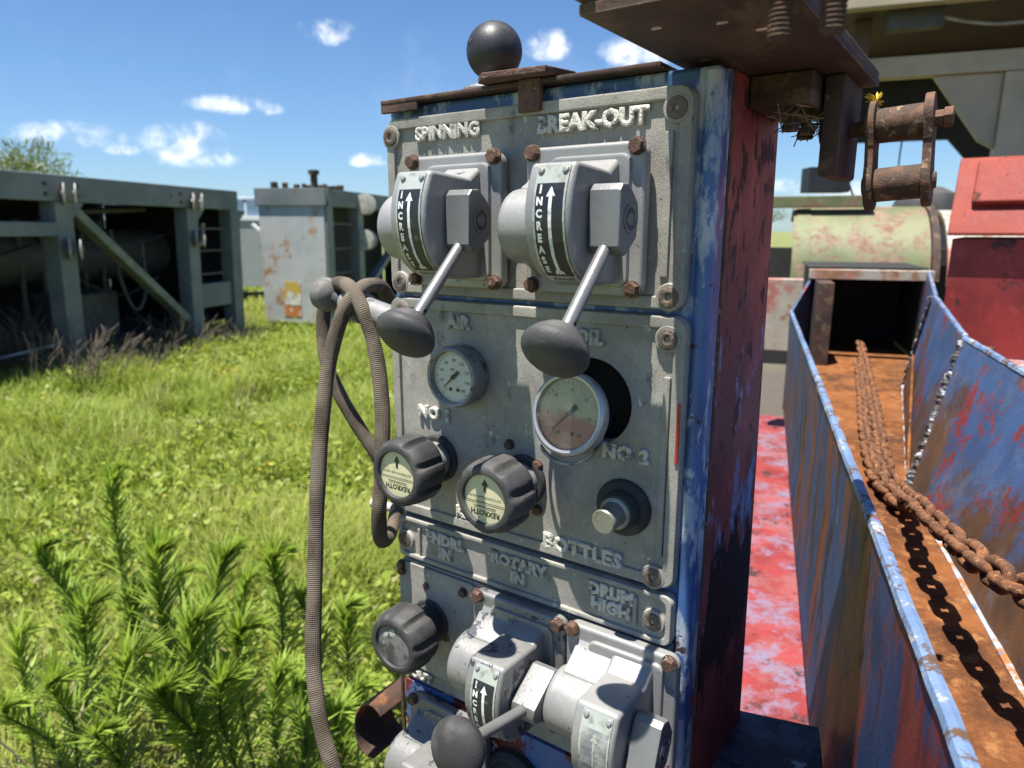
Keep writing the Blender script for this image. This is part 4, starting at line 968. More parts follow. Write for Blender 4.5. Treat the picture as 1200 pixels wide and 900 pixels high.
# right wall: inner face first, thickness outward
sheet('right_wall', [(.277, -.25, -.452), (.277, 1.352, -.452), (.368, 1.51, -.200), (.330, -.25, -.200)], .009, M_trough, tr)
sheet('right_wall', [(.279, 1.357, -.452), (.424, 2.30, -.452), (.430, 2.10, -.168), (.370, 1.514, -.199)], .009, M_trough, tr)
sheet('right_wall', [(.427, 2.305, -.452), (.535, 2.80, -.452), (.545, 2.80, -.138), (.433, 2.106, -.167)], .009, M_trough, tr)
sheet('gusset', [(.281, 1.40, -.4455), (.405, 2.20, -.4455), (.412, 2.17, -.335)], .006, M_rust, tr)
def rim(p, q, r_=.0062):
    P = Vector((0, 0, CAMZ)) + TP(*p) - tb; Q = Vector((0, 0, CAMZ)) + TP(*q) - tb; n_ = max(4, int((Q - P).length / .03))
    bm = bm_new(); rs = random.Random(n_); tube(bm, [P.lerp(Q, k / n_) + Vector((rs.uniform(-1, 1), rs.uniform(-1, 1), rs.uniform(-1, 1))) * .0006 for k in range(n_ + 1)], r_, 8); obj('rim', bm, M_rim, tr)
rim((.1245, -.25, -.2745), (.1085, 2.62, -.2745)); rim((.335, -.25, -.199), (.373, 1.512, -.199)); rim((.375, 1.514, -.198), (.436, 2.102, -.167), .005); rim((.438, 2.104, -.166), (.550, 2.79, -.138), .005)
def weld(p, q, n_, r_=.004):
    P = Vector((0, 0, CAMZ)) + TP(*p) - tb; Q = Vector((0, 0, CAMZ)) + TP(*q) - tb
    bm = bm_new(); rs = random.Random(n_)
    for k in range(n_):
        c = P.lerp(Q, (k + rs.uniform(.2, .8)) / n_); q_ = r_ * rs.uniform(.6, 1.4)
        bmesh.ops.create_icosphere(bm, subdivisions=1, radius=q_, matrix=Matrix.Translation(c + Vector((rs.uniform(-1, 1), rs.uniform(-1, 1), rs.uniform(-1, 1))) * .0015))
    return obj('weld_bead', bm, mat('burnt_weld', (.03, .03, .034), [dict(c=(.45, .47, .48), s=75, t=.56, soft=.03, ro=.7, r=.5), dict(c=(.10, .05, .03), s=60, t=.6, soft=.03, r=.8)], rough=.5, bump=.4), tr)
def seam(p, q, r_=.0045):
    P = Vector((0, 0, CAMZ)) + TP(*p) - tb; Q = Vector((0, 0, CAMZ)) + TP(*q) - tb
    bm = bm_new(); tube(bm, [P.lerp(Q, k / 40) + Vector((0, 0, random.uniform(-.0008, .0008))) for k in range(41)], lambda t_: r_ * (.85 + .25 * math.sin(t_ * 60)), 7); obj('seam_fillet', bm, mat('pale_seam_paint', (.42, .46, .50), [dict(c=(.33, .14, .05), s=22, t=.54, soft=.05, ro=.7, r=.9), dict(c=(.12, .2, .38), s=16, t=.6, soft=.03, r=.5)], rough=.6), tr)
seam((.2765, -.25, -.4495), (.2765, 1.352, -.4495)); seam((.279, 1.357, -.4495), (.424, 2.30, -.4495), .006)
weld((.277, 1.350, -.448), (.366, 1.508, -.203), 40, .0072); weld((.422, 2.29, -.448), (.428, 2.10, -.17), 36, .0072)
# mouth at the far end
sheet('mouth_lintel', [(.165, 2.79, -.168), (.56, 2.79, -.168), (.56, 2.79, -.134), (.165, 2.79, -.134)], .05, M_white_worn, tr)
sheet('mouth_post', [(.186, 2.812, -.45), (.235, 2.812, -.45), (.235, 2.812, -.170), (.186, 2.812, -.170)], .25, M_brown, tr)
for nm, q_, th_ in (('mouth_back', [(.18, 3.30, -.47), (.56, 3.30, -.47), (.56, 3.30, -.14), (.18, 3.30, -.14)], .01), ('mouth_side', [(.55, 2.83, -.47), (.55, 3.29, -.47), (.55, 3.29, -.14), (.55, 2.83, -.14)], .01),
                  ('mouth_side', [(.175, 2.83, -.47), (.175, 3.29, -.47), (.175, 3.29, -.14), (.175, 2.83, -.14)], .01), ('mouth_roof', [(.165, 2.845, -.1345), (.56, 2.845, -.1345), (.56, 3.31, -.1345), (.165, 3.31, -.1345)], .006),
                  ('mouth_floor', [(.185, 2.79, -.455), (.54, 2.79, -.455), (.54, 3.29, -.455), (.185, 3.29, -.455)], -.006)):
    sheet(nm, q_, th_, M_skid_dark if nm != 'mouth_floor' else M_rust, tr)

# ------------------------------------------------------------------ rusty chain in the trough
def link_mesh():
    bm = bm_new(); Lh, r_ = .0120, .0102; rw = .0058; path = []
    for k in range(8): path.append((Lh + r_ * math.cos(R(-90 + 180 * k / 7)), r_ * math.sin(R(-90 + 180 * k / 7)), 0))
    for k in range(8): path.append((-Lh + r_ * math.cos(R(90 + 180 * k / 7)), r_ * math.sin(R(90 + 180 * k / 7)), 0))
    n = len(path); seg = 8; rings = []
    for i in range(n):
        tg = (Vector(path[(i + 1) % n]) - Vector(path[i - 1])).normalized(); nx = Vector((0, 0, 1)); ny = tg.cross(nx)
        rings.append([bm.verts.new(Vector(path[i]) + (nx * math.cos(2 * PI * k / seg) + ny * math.sin(2 * PI * k / seg)) * rw) for k in range(seg)])
    for i in range(n):
        for k in range(seg): bm.faces.new((rings[i][k], rings[i][(k + 1) % seg], rings[(i + 1) % n][(k + 1) % seg], rings[(i + 1) % n][k]))
    return finish('chain_link', bm, M_chain, 80)
ME_LINK = link_mesh()
cb = at(1075, 600, 1.13)
ch = empty('rusty_chain', cb, 'rusty orange chain lying along the trough floor and rising at the near end', 'chain')
def lay(path, pitch, rs, roll0=0):
    P = catmull(path, 14); d = 0; pos = []; need = 0
    for a, b in zip(P[:-1], P[1:]):
        l = (b - a).length
        while need <= d + l:
            pos.append((a.lerp(b, (need - d) / l), (b - a).normalized())); need += pitch
        d += l
    for i, (p, tg) in enumerate(pos):
        roll = roll0 + (PI / 2 if i % 2 else 0) + rs.uniform(-.22, .22)
        M = frame(p, tg.cross(Vector((0, 0, 1))).normalized().cross(tg) if abs(tg.z) < .95 else Vector((0, 1, 0)), tg)
        o = link('chain_link', ME_LINK, ch, Matrix.Translation(-cb) @ M @ Matrix.Rotation(roll, 4, 'X'))
PTH = .0315
zf = CAMZ - .432
def fl(px, py): return at_h(px, py, -.430)
top = at(1008, 402, 2.45)
main = [at(1290, 738, .50), at(1230, 706, .57), at(1190, 686, .62), at(1150, 660, .69), at(1110, 625, .80), at(1080, 596, .93), fl(1058, 578), fl(1040, 548), fl(1032, 515), fl(1026, 480), fl(1020, 450), at(1014, 425, 2.25), top]
lay(main, PTH, random.Random(4), .25)
lay([fl(1052, 588), fl(1040, 575), fl(1026, 555), fl(1018, 525), fl(1013, 495), fl(1011, 465), fl(1008, 440), at(1006, 422, 2.3)], PTH, random.Random(9), .3)

# ------------------------------------------------------------------ red deck (setting) under it all
DZ = CAMZ - .90
def deck_poly(): return [Vector((0, 0, 0)) + L_ * a + E * s for a, s in ((-.12, .35), (1.6, .35), (1.6, 3.6), (-.12, 3.6))]
bm = bm_new(); P = deck_poly(); v = [(p.x, p.y, DZ - .12) for p in P] + [(p.x, p.y, DZ) for p in P]
_, fs = add(bm, v, [(3, 2, 1, 0), (4, 5, 6, 7), (0, 1, 5, 4), (1, 2, 6, 5), (2, 3, 7, 6), (3, 0, 4, 7)]); bev(bm, fs, .006)
obj('deck', bm, M_deck, kind='structure')
fb = empty('deck_shade_box', TP(0, .55, DZ), 'dark blue box added for the shadowed, dark painted deck between column and trough', 'steel box', rot=(0, 0, math.atan2(L_.y, L_.x)))  # added box; its dark colour stands in for deck shadow and dark paint
bm = bm_new(); box(bm, (-.16, -.25, .0), (.095, .22, .335), .006); obj('box_body', bm, mat('dark_blue_shade_worn', (.010, .013, .026), [dict(c=(.05, .06, .10), s=9, t=.50, soft=.05, ro=.75, r=.6), dict(c=(.30, .32, .34), s=22, t=.61, soft=.02, ro=.7, r=.6), dict(c=RUST2, s=20, t=.62, soft=.03, r=.8)], rough=.6, bump=.5, bscale=120), fb)
bm = bm_new(); box(bm, (-.165, -.255, .3355), (.10, .225, .343), .002); obj('lid', bm, mat('dark_blue_shade_worn', (.010, .013, .026), [dict(c=(.05, .06, .10), s=9, t=.56, soft=.05, ro=.75, r=.6), dict(c=(.35, .36, .36), s=14, t=.68, soft=.02, ro=.7, r=.6), dict(c=RUST2, s=20, t=.62, soft=.03, r=.8)], rough=.6, bump=.5, bscale=120), fb)
bm = bm_new()
for a, s, h in ((.0, 2.05, 1), (0, 2.9, 1)): box(bm, (-.004, -.09, 0), (.004, .16, .004), .001, M=Matrix.Translation(TP(a, s, DZ + .001)))
bm.free()
for a in (.19, .42, .9, 1.3):
    for s in (.6, 2.4):
        bm = bm_new(); box(bm, (-.03, -.03, 0), (.03, .03, .43), .004, M=Matrix.Translation(TP(a if a < .5 else a, s, DZ)))
        if a < .5:
            o = obj('trough_leg', bm, M_trough_out, tr); o.data.transform(Matrix.Translation(-tb))
        else: bm.free()

# ------------------------------------------------------------------ red box, green drum, canopy on the right
def q3(px, py, f): return at(px, py, f)
rb_ = at(1155, 420, 1.95); rbx = empty('red_tank', rb_, 'red painted steel tank with a sloping lit top and bolted hatch', 'tank')
def rel(p, b): return Vector(p) - b
TA = Matrix.Translation(Vector((1.205, 1.97, CAMZ)) - rb_) @ Matrix(((T.x, -N.x, 0, 0), (T.y, -N.y, 0, 0), (0, 0, 1, 0), (0, 0, 0, 1)))   # along the front, into depth, up
x0, x1 = 0, 1.1; yf = 0; zt, zm, zb = .205, -.012, -.345
XP = Matrix(((0, 0, 1, 0), (1, 0, 0, 0), (0, 1, 0, 0), (0, 0, 0, 1)))
bm = bm_new(); prism(bm, [(yf + .03, zb - .5), (yf + .03, zm - .008), (yf + .75, zm - .008), (yf + .75, zb - .5)], x0 + .012, x1, .003, M=TA @ XP); obj('front_wall', bm, M_redbox_shaded, rbx)
bm = bm_new(); prism(bm, [(yf, zm), (yf, zm + .010), (yf + .16, zt), (yf + .8, zt), (yf + .8, zm)], x0, x1, .004, M=TA @ XP); obj('sloping_top', bm, M_redbox, rbx)
sl = math.atan2(zt - zm - .01, .16)
Mh = TA @ Matrix.Translation((x0 + .045, yf, zm + .010)) @ Matrix.Rotation(sl, 4, 'X')
bm = bm_new(); box(bm, (0, .085, .0005), (.42, .235, .022), .007, 3, M=Mh); obj('hatch_cover', bm, M_redbox, rbx)
for hx, hy in ((.155, .245), (.155, .070), (.34, .245), (.34, .070)):
    bm = bm_new(); lathe(bm, [(.014, 0), (.014, .010), (.009, .011), (.009, .026), (.005, .027), (.005, .038), (0, .039)], 8, M=Mh @ Matrix.Translation((hx, hy, .008)))
    box(bm, (-.016, -.022, .0005), (.016, .022, .006), .002, M=Mh @ Matrix.Translation((hx, hy, .002))); obj('hatch_bolt', bm, M_redcol, rbx)
bm = bm_new(); box(bm, (.03, -.28, zb - .03), (1.1, .026, zb), .004, M=TA); obj('foot_ledge', bm, mat('pale_red_ledge', (.28, .05, .045), [dict(c=(.40, .33, .33), s=9, t=.52, soft=.05, ro=.75, r=.6)], rough=.5), rbx)
bm = bm_new(); lathe(bm, [(.026, 0), (.026, .012), (.012, .014), (.012, .045), (0, .047)], 8, M=TA @ Matrix.Translation((.135, -.10, zb + .0005))); obj('ledge_bolt', bm, M_rustbolt, rbx)

gb = at(1000, 330, 3.3); gd = empty('green_drum', gb, 'faded green painted drum housing behind the trough mouth', 'drum housing')
AL = Matrix.Rotation(math.atan2(L_.y, L_.x), 4, 'Z')
def drum(bm, r_, c, a0, a1, ang0, ang1, thick=.02):
    pts = [(-r_ * math.cos(R(a)), r_ * math.sin(R(a))) for a in np.linspace(ang0, ang1, 18)]; inn = [(-(r_ - thick) * math.cos(R(a)), (r_ - thick) * math.sin(R(a))) for a in np.linspace(ang1, ang0, 18)]
    prism(bm, pts + inn, a0, a1, 0, M=Matrix.Translation(c) @ AL @ Matrix(((0, 0, 1, 0), (1, 0, 0, 0), (0, 1, 0, 0), (0, 0, 0, 1))))
cen = at(985, 303, 3.62) - gb
bm = bm_new(); drum(bm, .40, cen + Vector((0, 0, -.14)), -.25, .34, 8, 120); obj('drum_shell', bm, M_green, gd)
bm = bm_new(); drum(bm, .405, cen + Vector((0, 0, -.14)), -.235, -.17, 8, 118); obj('drum_band', bm, M_green, gd)
bm = bm_new(); drum(bm, .412, cen + Vector((0, 0, -.14)), .345, .375, 8, 118); obj('drum_band', bm, M_brown, gd)
bm = bm_new(); drum(bm, .40, cen + Vector((0, 0, -.16)), .41, .95, 8, 120); obj('white_shell', bm, M_white_worn, gd, label='chalky white and red end section')
bm = bm_new(); box(bm, (-.33, -.03, 0), (.22, .05, .055), .004, M=Matrix.Translation(at(965, 243, 3.45) - gb) @ AL); obj('top_rail', bm, M_green, gd)
bm = bm_new(); box(bm, (-.36, .25, -.62), (1.0, .30, .05), .004, M=Matrix.Translation(cen) @ AL); obj('back_plate', bm, M_skid_dark, gd)
bm = bm_new(); box(bm, (-.10, -.04, -.30), (.09, .04, .02), .004, M=Matrix.Translation(at(926, 332, 3.1) - gb) @ AL); obj('end_bracket', bm, M_white_worn, gd)
bbx = at(966, 226, 3.9); bb = empty('black_box', bbx, 'black rectangular box standing on the green rail behind the column', 'box')
bm = bm_new(); box(bm, (-.115, -.06, 0), (.115, .06, .135), .006); obj('case', bm, M_bounce, bb)
bm = bm_new(); tube(bm, [(-.05, 0, .135), (-.02, 0, .165), (.02, 0, .165), (.05, 0, .135)], .005, 6); obj('handle', bm, M_bounce, bb)
# dark dome behind the link
bm = bm_new(); lathe(bm, [(.17, -.3), (.17, -.02), (.14, .05), (.07, .085), (0, .095)], 28); o = obj('dark_dome', bm, M_tank, None, None); o.location = at(1085, 238, 3.9); tag(o, 'dull dark dome cap behind the hanging chain link', 'dome')
cabp = [at(955, 150, 4.2), at(975, 185, 4.2), at(992, 210, 4.2), at(1000, 230, 4.2)]
bm = bm_new(); tube(bm, [p - cabp[-1] for p in catmull(cabp)], .007, 6); o = obj('dark_cable', bm, M_bounce, None, None); o.location = cabp[-1]; tag(o, 'thin dark cable rising behind the column against the sky', 'cable')
cabp = [at(1057, 165, 4.4), at(1053, 195, 4.4), at(1053, 232, 4.4)]
bm = bm_new(); tube(bm, [p - cabp[-1] for p in catmull(cabp)], .005, 6); o = obj('dark_cable', bm, M_bounce, None, None); o.location = cabp[-1]; tag(o, 'thin dark wire seen through the middle of the hanging chain link', 'cable')

# cream canopy structure, square with the trough: (lat, s, z above eye level)
kb = TP(1.31, 5.3, 0); cn = empty('steel_canopy', kb, 'cream painted steel canopy with a dark underside at the upper right', 'canopy')
KM = Matrix.Translation(Vector((0, 0, CAMZ)) - kb) @ Matrix(((L_.x, E.x, 0, 0), (L_.y, E.y, 0, 0), (0, 0, 1, 0), (0, 0, 0, 1)))
def KB(name, lo, hi, m_, r=.008):
    bm = bm_new(); box(bm, lo, hi, r, M=KM); return obj(name, bm, m_, cn)
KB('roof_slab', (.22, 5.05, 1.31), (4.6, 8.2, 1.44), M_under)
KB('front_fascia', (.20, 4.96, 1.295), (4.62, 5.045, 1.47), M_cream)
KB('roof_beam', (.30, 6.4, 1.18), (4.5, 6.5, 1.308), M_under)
KB('cross_beam', (.32, 5.26, .950), (4.5, 5.36, 1.075), M_cream)
KB('post', (1.31, 5.255, -1.58), (1.53, 5.365, .947), M_cream)
KB('end_post', (4.2, 5.255, -1.58), (4.4, 5.365, .947), M_cream)
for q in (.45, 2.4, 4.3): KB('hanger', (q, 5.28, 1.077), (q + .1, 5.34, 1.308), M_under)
XZ = Matrix(((1, 0, 0, 0), (0, 0, 1, 0), (0, 1, 0, 0), (0, 0, 0, 1)))
bm = bm_new(); prism(bm, [(1.307, .947), (1.307, .50), (1.22, .55), (.93, .947)], 5.29, 5.33, .003, M=KM @ XZ); obj('gusset', bm, M_cream, cn)
bm = bm_new(); prism(bm, [(.50, .73), (1.36, .73), (1.52, .55), (4.4, .55), (4.4, 1.30), (.50, 1.30)], 6.8, 6.86, .004, M=KM @ XZ); obj('back_panel', bm, M_skid_dark, cn)
KB('conduit_box', (.62, 5.12, 1.20), (.92, 5.22, 1.309), M_tank, .004)
bm = bm_new(); tube(bm, catmull([KM @ Vector(p) for p in ((.92, 5.17, 1.26), (1.1, 5.16, 1.21), (1.3, 5.15, 1.19), (1.7, 5.15, 1.22), (2.4, 5.16, 1.29))]), .011, 8); obj('wire', bm, M_zinc, cn)

# ------------------------------------------------------------------ open steel skids on the left
def skid(name, origin, e2, length, height, posts, label, lean, DEP=2.3, left_ext=0):
    th = math.atan2(e2[1], e2[0])
    rt = empty(name, origin, label, 'skid frame', 'open steel skids in the field', rot=(R(lean), 0, th))
    # local x along the visible face, y inward (away), z up
    def B(nm, lo, hi, m_=M_skid, r=.012, par=rt):
        bm = bm_new(); box(bm, lo, hi, r); return obj(nm, bm, m_, par)
    x0, x1 = -left_ext, length
    B('top_beam', (x0, 0, height - .27), (x1 + .10, .20, height)); B('top_beam', (x0, DEP, height - .27), (x1 + .10, DEP + .2, height))
    B('bottom_beam', (x0, .02, -.06), (x1 + .10, .18, .10)); B('bottom_beam', (x0, DEP, -.06), (x1 + .10, DEP + .2, .10))
    for p in posts:
        B('post', (p - .11, -.012, -.1), (p + .11, .19, height - .272)); B('post', (p - .10, DEP + .01, -.1), (p + .10, DEP + .19, height - .272))
        B('roof_beam', (p - .08, .202, height - .23), (p + .08, DEP - .002, height - .02))
    # sheet roof, back and tank inside
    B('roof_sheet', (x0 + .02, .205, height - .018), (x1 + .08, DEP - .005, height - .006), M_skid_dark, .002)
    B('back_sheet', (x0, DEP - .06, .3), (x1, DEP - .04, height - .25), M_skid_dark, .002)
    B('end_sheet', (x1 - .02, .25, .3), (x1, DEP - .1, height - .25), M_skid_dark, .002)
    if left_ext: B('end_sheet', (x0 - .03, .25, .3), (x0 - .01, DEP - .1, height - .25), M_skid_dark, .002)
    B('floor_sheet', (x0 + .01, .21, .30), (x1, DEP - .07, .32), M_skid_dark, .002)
    return rt, B
e2 = (.216, .976)
s1, B1 = skid('steel_skid', (-4.75, 7.5, 0), e2, 3.0, 2.17, [0, 2.05, 3.0], 'grey steel skid frame with a diagonal brace at far left', 2.0, left_ext=2.6)
def beam_between(nm, p, q, wd, hd, m_, par):
    p, q = Vector(p), Vector(q); bm = bm_new(); M = frame(p, q - p, (0, 1, 0)); box(bm, (-hd, -wd, 0), (hd, wd, (q - p).length), .008, M=M); return obj(nm, bm, m_, par)
beam_between('diagonal_brace', (.14, .10, 1.86), (1.93, .10, .42), .05, .075, M_tank if False else mat('olive_brace', (.19, .20, .15), rough=.6, bump=.2, bscale=30), s1)
beam_between('mid_rail', (-2.5, .1, 1.62), (-.12, .1, 1.62), .07, .13, M_skid, s1)
B1('lower_rail', (2.17, .03, .55), (2.88, .16, .88))
for z in (1.0, 1.32, 1.62): B1('rung', (2.17, .06, z), (2.88, .09, z + .025), M_tank, .004)
for x in (0, 2.05):
    for dz in (height_ for height_ in (1.98, 1.50 if x else 1.42)):
        for dx in (-.045, .045):
            bm = bm_new(); lathe(bm, [(0, -.010), (.085, -.010), (.112, -.005), (.112, .005), (.085, .010)], 24, M=(MS := Matrix.Translation((x + dx * .8 + .02, -.085 - dx * .8, dz)) @ Matrix.Rotation(R(-48), 4, 'Z') @ Matrix.Rotation(R(90), 4, 'Y'))); lathe(bm, [(.085, .010), (.034, .012), (.030, .022), (0, .022)], 20, mi=1, M=MS); lathe(bm, [(.034, -.016), (.030, -.026), (0, -.026)], 16, mi=1, M=MS)
            obj('sheave', bm, [M_whitepaint, mat('sheave_face', (.33, .31, .27), [dict(c=RUST2, s=16, t=.55, soft=.05, r=.8)], rough=.6)], s1)
bm = bm_new(); tube(bm, [(.25, .55, 1.78), (.62, .50, 1.80)], .045, 14); tube(bm, [(.62, .5, 1.80), (1.8, .52, 1.86)], .035, 10); obj('pipe', bm, M_tank, s1)
bm = bm_new(); tube(bm, [(-2.3, 1.3, 1.25), (2.8, 1.3, 1.25)], .34, 24); obj('tank', bm, M_tank, s1)
bm = bm_new(); tube(bm, catmull([(1.0, .35, 1.6), (1.05, .3, 1.0), (1.25, .3, .62), (1.45, .3, .85), (1.5, .35, 1.5)]), .022, 8); obj('hanging_hose', bm, M_tank, s1)
bm = bm_new(); tube(bm, catmull([(2.35, .3, 1.72), (2.42, .3, 1.45), (2.62, .3, 1.42), (2.68, .3, 1.7)]), .03, 8); obj('silver_pipe', bm, M_whitepaint, s1)
for px_ in (0, 2.05, 3.0):
    bm = bm_new(); prism(bm, [(px_ + .115, 1.895), (px_ + .115, 1.72), (px_ + .29, 1.895)], .01, .03, .002, M=Matrix(((1, 0, 0, 0), (0, 0, 1, 0), (0, 1, 0, 0), (0, 0, 0, 1)))); obj('gusset_plate', bm, M_skid, s1)
for k_, (xa, xb, za, zb_) in enumerate([(.15, 1.9, 1.75, 1.55), (-2.2, -.15, 1.5, 1.45), (.3, 1.7, 1.1, 1.0)]):
    bm = bm_new(); tube(bm, catmull([(xa, .3, za), ((xa + xb) / 2, .28, (za + zb_) / 2 - .22), (xb, .3, zb_)]), .014, 6); obj('cable', bm, M_bounce, s1)
for k_ in range(5):
    bm = bm_new(); tube(bm, [(.35 + k_ * .3, 1.0, .35), (.35 + k_ * .3, 1.0, 1.7)], .03, 8); obj('standpipe', bm, M_tank, s1)
bm = bm_new(); box(bm, (.5, .5, .33), (1.2, 1.1, .85), .02); obj('motor', bm, M_tank, s1)
for k_ in range(8):
    bm = bm_new(); lathe(bm, [(.022, 0), (.022, .014), (0, .016)], 6, M=Matrix.Translation((-.2 + .4 * (k_ % 2) + (2.05 if k_ > 3 else 0), -.001, 1.97 + .1 * ((k_ // 2) % 2))) @ Matrix.Rotation(R(90), 4, 'X')); obj('beam_bolt', bm, M_brown, s1)
beam_between('rusty_bracket', (-.38, .05, 1.93), (-.28, .05, 2.15), .015, .03, M_rustbolt, s1)
s2, B2 = skid('steel_skid', (-2.90, 11.3, 0), e2, 4.2, 2.25, [0, 1.15, 4.1], 'grey steel skid with a rust streaked end panel, right of the other skid', .5, DEP=.95)
B2('end_panel', (-.125, .03, .14), (-.105, 1.16, 2.0), M_skid_panel, .004)
B2('end_beam', (-.16, -.02, 1.985), (-.10, 1.20, 2.255), M_skid, .008)
bm = bm_new(); box(bm, (-.132, .50, .42), (-.126, .78, .80), .001); obj('warning_sign', bm, mat('sun_faded_sign', (.60, .58, .50), [dict(c=(.55, .38, .06), s=3.5, t=.52, soft=.03, d=2, r=.5, h=0), dict(c=(.35, .33, .30), s=14, t=.58, soft=.04, r=.5, h=0)], rough=.5, bump=.05), s2)
bm = bm_new(); box(bm, (-.132, .50, .23), (-.126, .80, .40), .001); obj('orange_sign', bm, mat('orange_sign_paint', (.45, .17, .05), [dict(c=(.6, .5, .4), s=9, t=.6, soft=.04, r=.5, h=0)], rough=.5, bump=.05), s2)
bm = bm_new(); tube(bm, [(-.1, .18, 2.25), (-.1, .18, 2.48)], .055, 12); tube(bm, [(-.1, .18, 2.46), (-.1, .18, 2.52)], .085, 12); obj('exhaust_stub', bm, M_brown, s2)
for z in (.9, 1.3, 1.7): B2('rung', (.12, .06, z), (1.03, .09, z + .03), M_tank, .004)
for dz in (2.05, 1.45):
    for dx in (-.06, .06):
        bm = bm_new(); lathe(bm, [(0, -.012), (.15, -.012), (.175, -.006), (.175, .006), (.15, .012), (.03, .016), (0, .016)], 24, M=Matrix.Translation((1.15 + dx, -.10, dz)) @ Matrix.Rotation(R(90), 4, 'Y')); obj('sheave', bm, M_whitepaint, s2)
beam_between('diagonal_brace', (1.3, .1, .45), (3.9, .1, 1.85), .05, .07, M_skid, s2)
rs = random.Random(21)
bm = bm_new()
for k in range(14):
    c = Vector((rs.uniform(-.12, .9), rs.uniform(.0, 1.1), 2.26)); box(bm, (-rs.uniform(.02, .06), -rs.uniform(.02, .06), 0), (rs.uniform(.02, .06), rs.uniform(.02, .06), rs.uniform(.03, .10)), .004, M=Matrix.Translation(c) @ Matrix.Rotation(rs.random(), 4, 'Z'))
obj('top_clamps', bm, M_brown, s2, kind='stuff')
# trailer far between the skids
tlb = Vector((-6.6, 16.2, 0)); tl = empty('grey_trailer', tlb, 'long grey trailer with a white band seen between the two skids', 'trailer')
def TB(nm, lo, hi, m_, r=.01):
    bm = bm_new(); box(bm, lo, hi, r); return obj(nm, bm, m_, tl)
TB('body', (-3.5, 0, .35), (2.6, 2.4, 1.83), M_trailer); TB('white_band', (-3.55, -.03, 1.832), (2.65, 2.43, 1.93), M_trailer_white); TB('roof', (-3.4, .2, 2.30), (2.5, 2.3, 2.36), M_trailer_white)
for k in range(6): TB('window', (-3.4 + k * .99, .10, 1.935), (-2.48 + k * .99, .16, 2.295), M_window)
beam_between('stay', (.75, -.12, 1.75), (2.2, -.12, .5), .03, .05, M_trailer_white, tl)
for x in (-2.6, -1.8, 1.6): 
    bm = bm_new(); lathe(bm, [(.20, -.1), (.36, -.1), (.38, -.07), (.38, .07), (.36, .1), (.20, .1)], 28, M=Matrix.Translation((x, .12, .38)) @ Matrix.Rotation(R(90), 4, 'X')); obj('wheel', bm, M_rubber, tl)

# ------------------------------------------------------------------ ground, grass, weeds
def ground_z(x, y): return 0.04 * math.sin(x * .9 + 1) * math.sin(y * .7) + .03 * math.sin(x * 2.1 + y * 1.7)
bm = bm_new()
xs = [-1500, -300, -60, -25] + list(np.linspace(-14, 10, 49)) + [25, 60, 300, 1500]; ys = [-1500, -300, -40, -10] + list(np.linspace(-3, 22, 51)) + [45, 100, 300, 1500]
gv = [[bm.verts.new((x, y, ground_z(x, y) if -13 < x < 9 and -2 < y < 21 else 0)) for x in xs] for y in ys]
for j in range(len(ys) - 1):
    for i in range(len(xs) - 1): bm.faces.new((gv[j][i], gv[j][i + 1], gv[j + 1][i + 1], gv[j + 1][i]))
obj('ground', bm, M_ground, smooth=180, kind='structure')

def blades_mesh(name, base, hgt, wid, az, lean, tint, dry, mtl, nseg=3):
    """many bent blades in one mesh, vectorised"""
    n = len(hgt); t_ = np.linspace(0, 1, nseg + 1)
    d = np.stack([np.cos(az), np.sin(az)], 1); side = np.stack([-np.sin(az), np.cos(az)], 1)
    verts = np.zeros((n, (nseg + 1) * 2, 3), np.float32)
    for k, tk in enumerate(t_):
        horiz = lean * hgt * tk ** 1.8; z = hgt * tk * (1 - .35 * lean * tk); wv = wid * (1 - tk ** 1.6) + .0004
        c = base[:, :2] + d * horiz[:, None]
        verts[:, 2 * k, :2] = c + side * wv[:, None]; verts[:, 2 * k + 1, :2] = c - side * wv[:, None]
        verts[:, 2 * k, 2] = verts[:, 2 * k + 1, 2] = base[:, 2] + z
    q = []
    for k in range(nseg): q.append([2 * k, 2 * k + 1, 2 * k + 3, 2 * k + 2])
    faces = (np.arange(n)[:, None, None] * (nseg + 1) * 2 + np.array(q)[None]).reshape(-1, 4)
    return build(name, verts.reshape(-1, 3), faces, np.repeat(tint, (nseg + 1) * 2), np.repeat(dry, (nseg + 1) * 2), mtl)
def build(name, verts, faces, tint, dry, mtl):
    me = bpy.data.meshes.new(name); me.vertices.add(len(verts)); me.vertices.foreach_set('co', np.asarray(verts, np.float32).ravel())
    me.loops.add(faces.size); me.polygons.add(len(faces)); me.loops.foreach_set('vertex_index', faces.ravel().astype(np.int32))
    me.polygons.foreach_set('loop_start', np.arange(0, faces.size, faces.shape[1], dtype=np.int32))
    for nm, dat in (('tint', tint), ('dry', dry)):
        a = me.attributes.new(nm, 'FLOAT', 'POINT'); a.data.foreach_set('value', np.asarray(dat, np.float32))
    me.materials.append(mtl); me.update(calc_edges=True); me.validate(); me.shade_smooth() if len(verts) < 0 else None
    return me
def gz(x, y): return 0.04 * np.sin(x * .9 + 1) * np.sin(y * .7) + .03 * np.sin(x * 2.1 + y * 1.7)
parts_v = []
def scatter(n, y0, y1, power):
    y = y0 + (y1 - y0) * rng.random(n) ** power
    xl, xr = -.80 * y - .9, np.minimum(.05 * y + .2, .1 + .12 * y)
    x = xl + (xr - xl) * rng.random(n); return x, y
def clumpy(x, y, sc_, seed):
    v = np.zeros(len(x)); 
    for k in range(5): 
        a = seed * 1.7 + k * 1.3; v += np.sin((x * math.cos(a) + y * math.sin(a)) * sc_ * (1 + .37 * k) + k * 2.1 + seed) / (1 + .3 * k)
    return v / 2.2
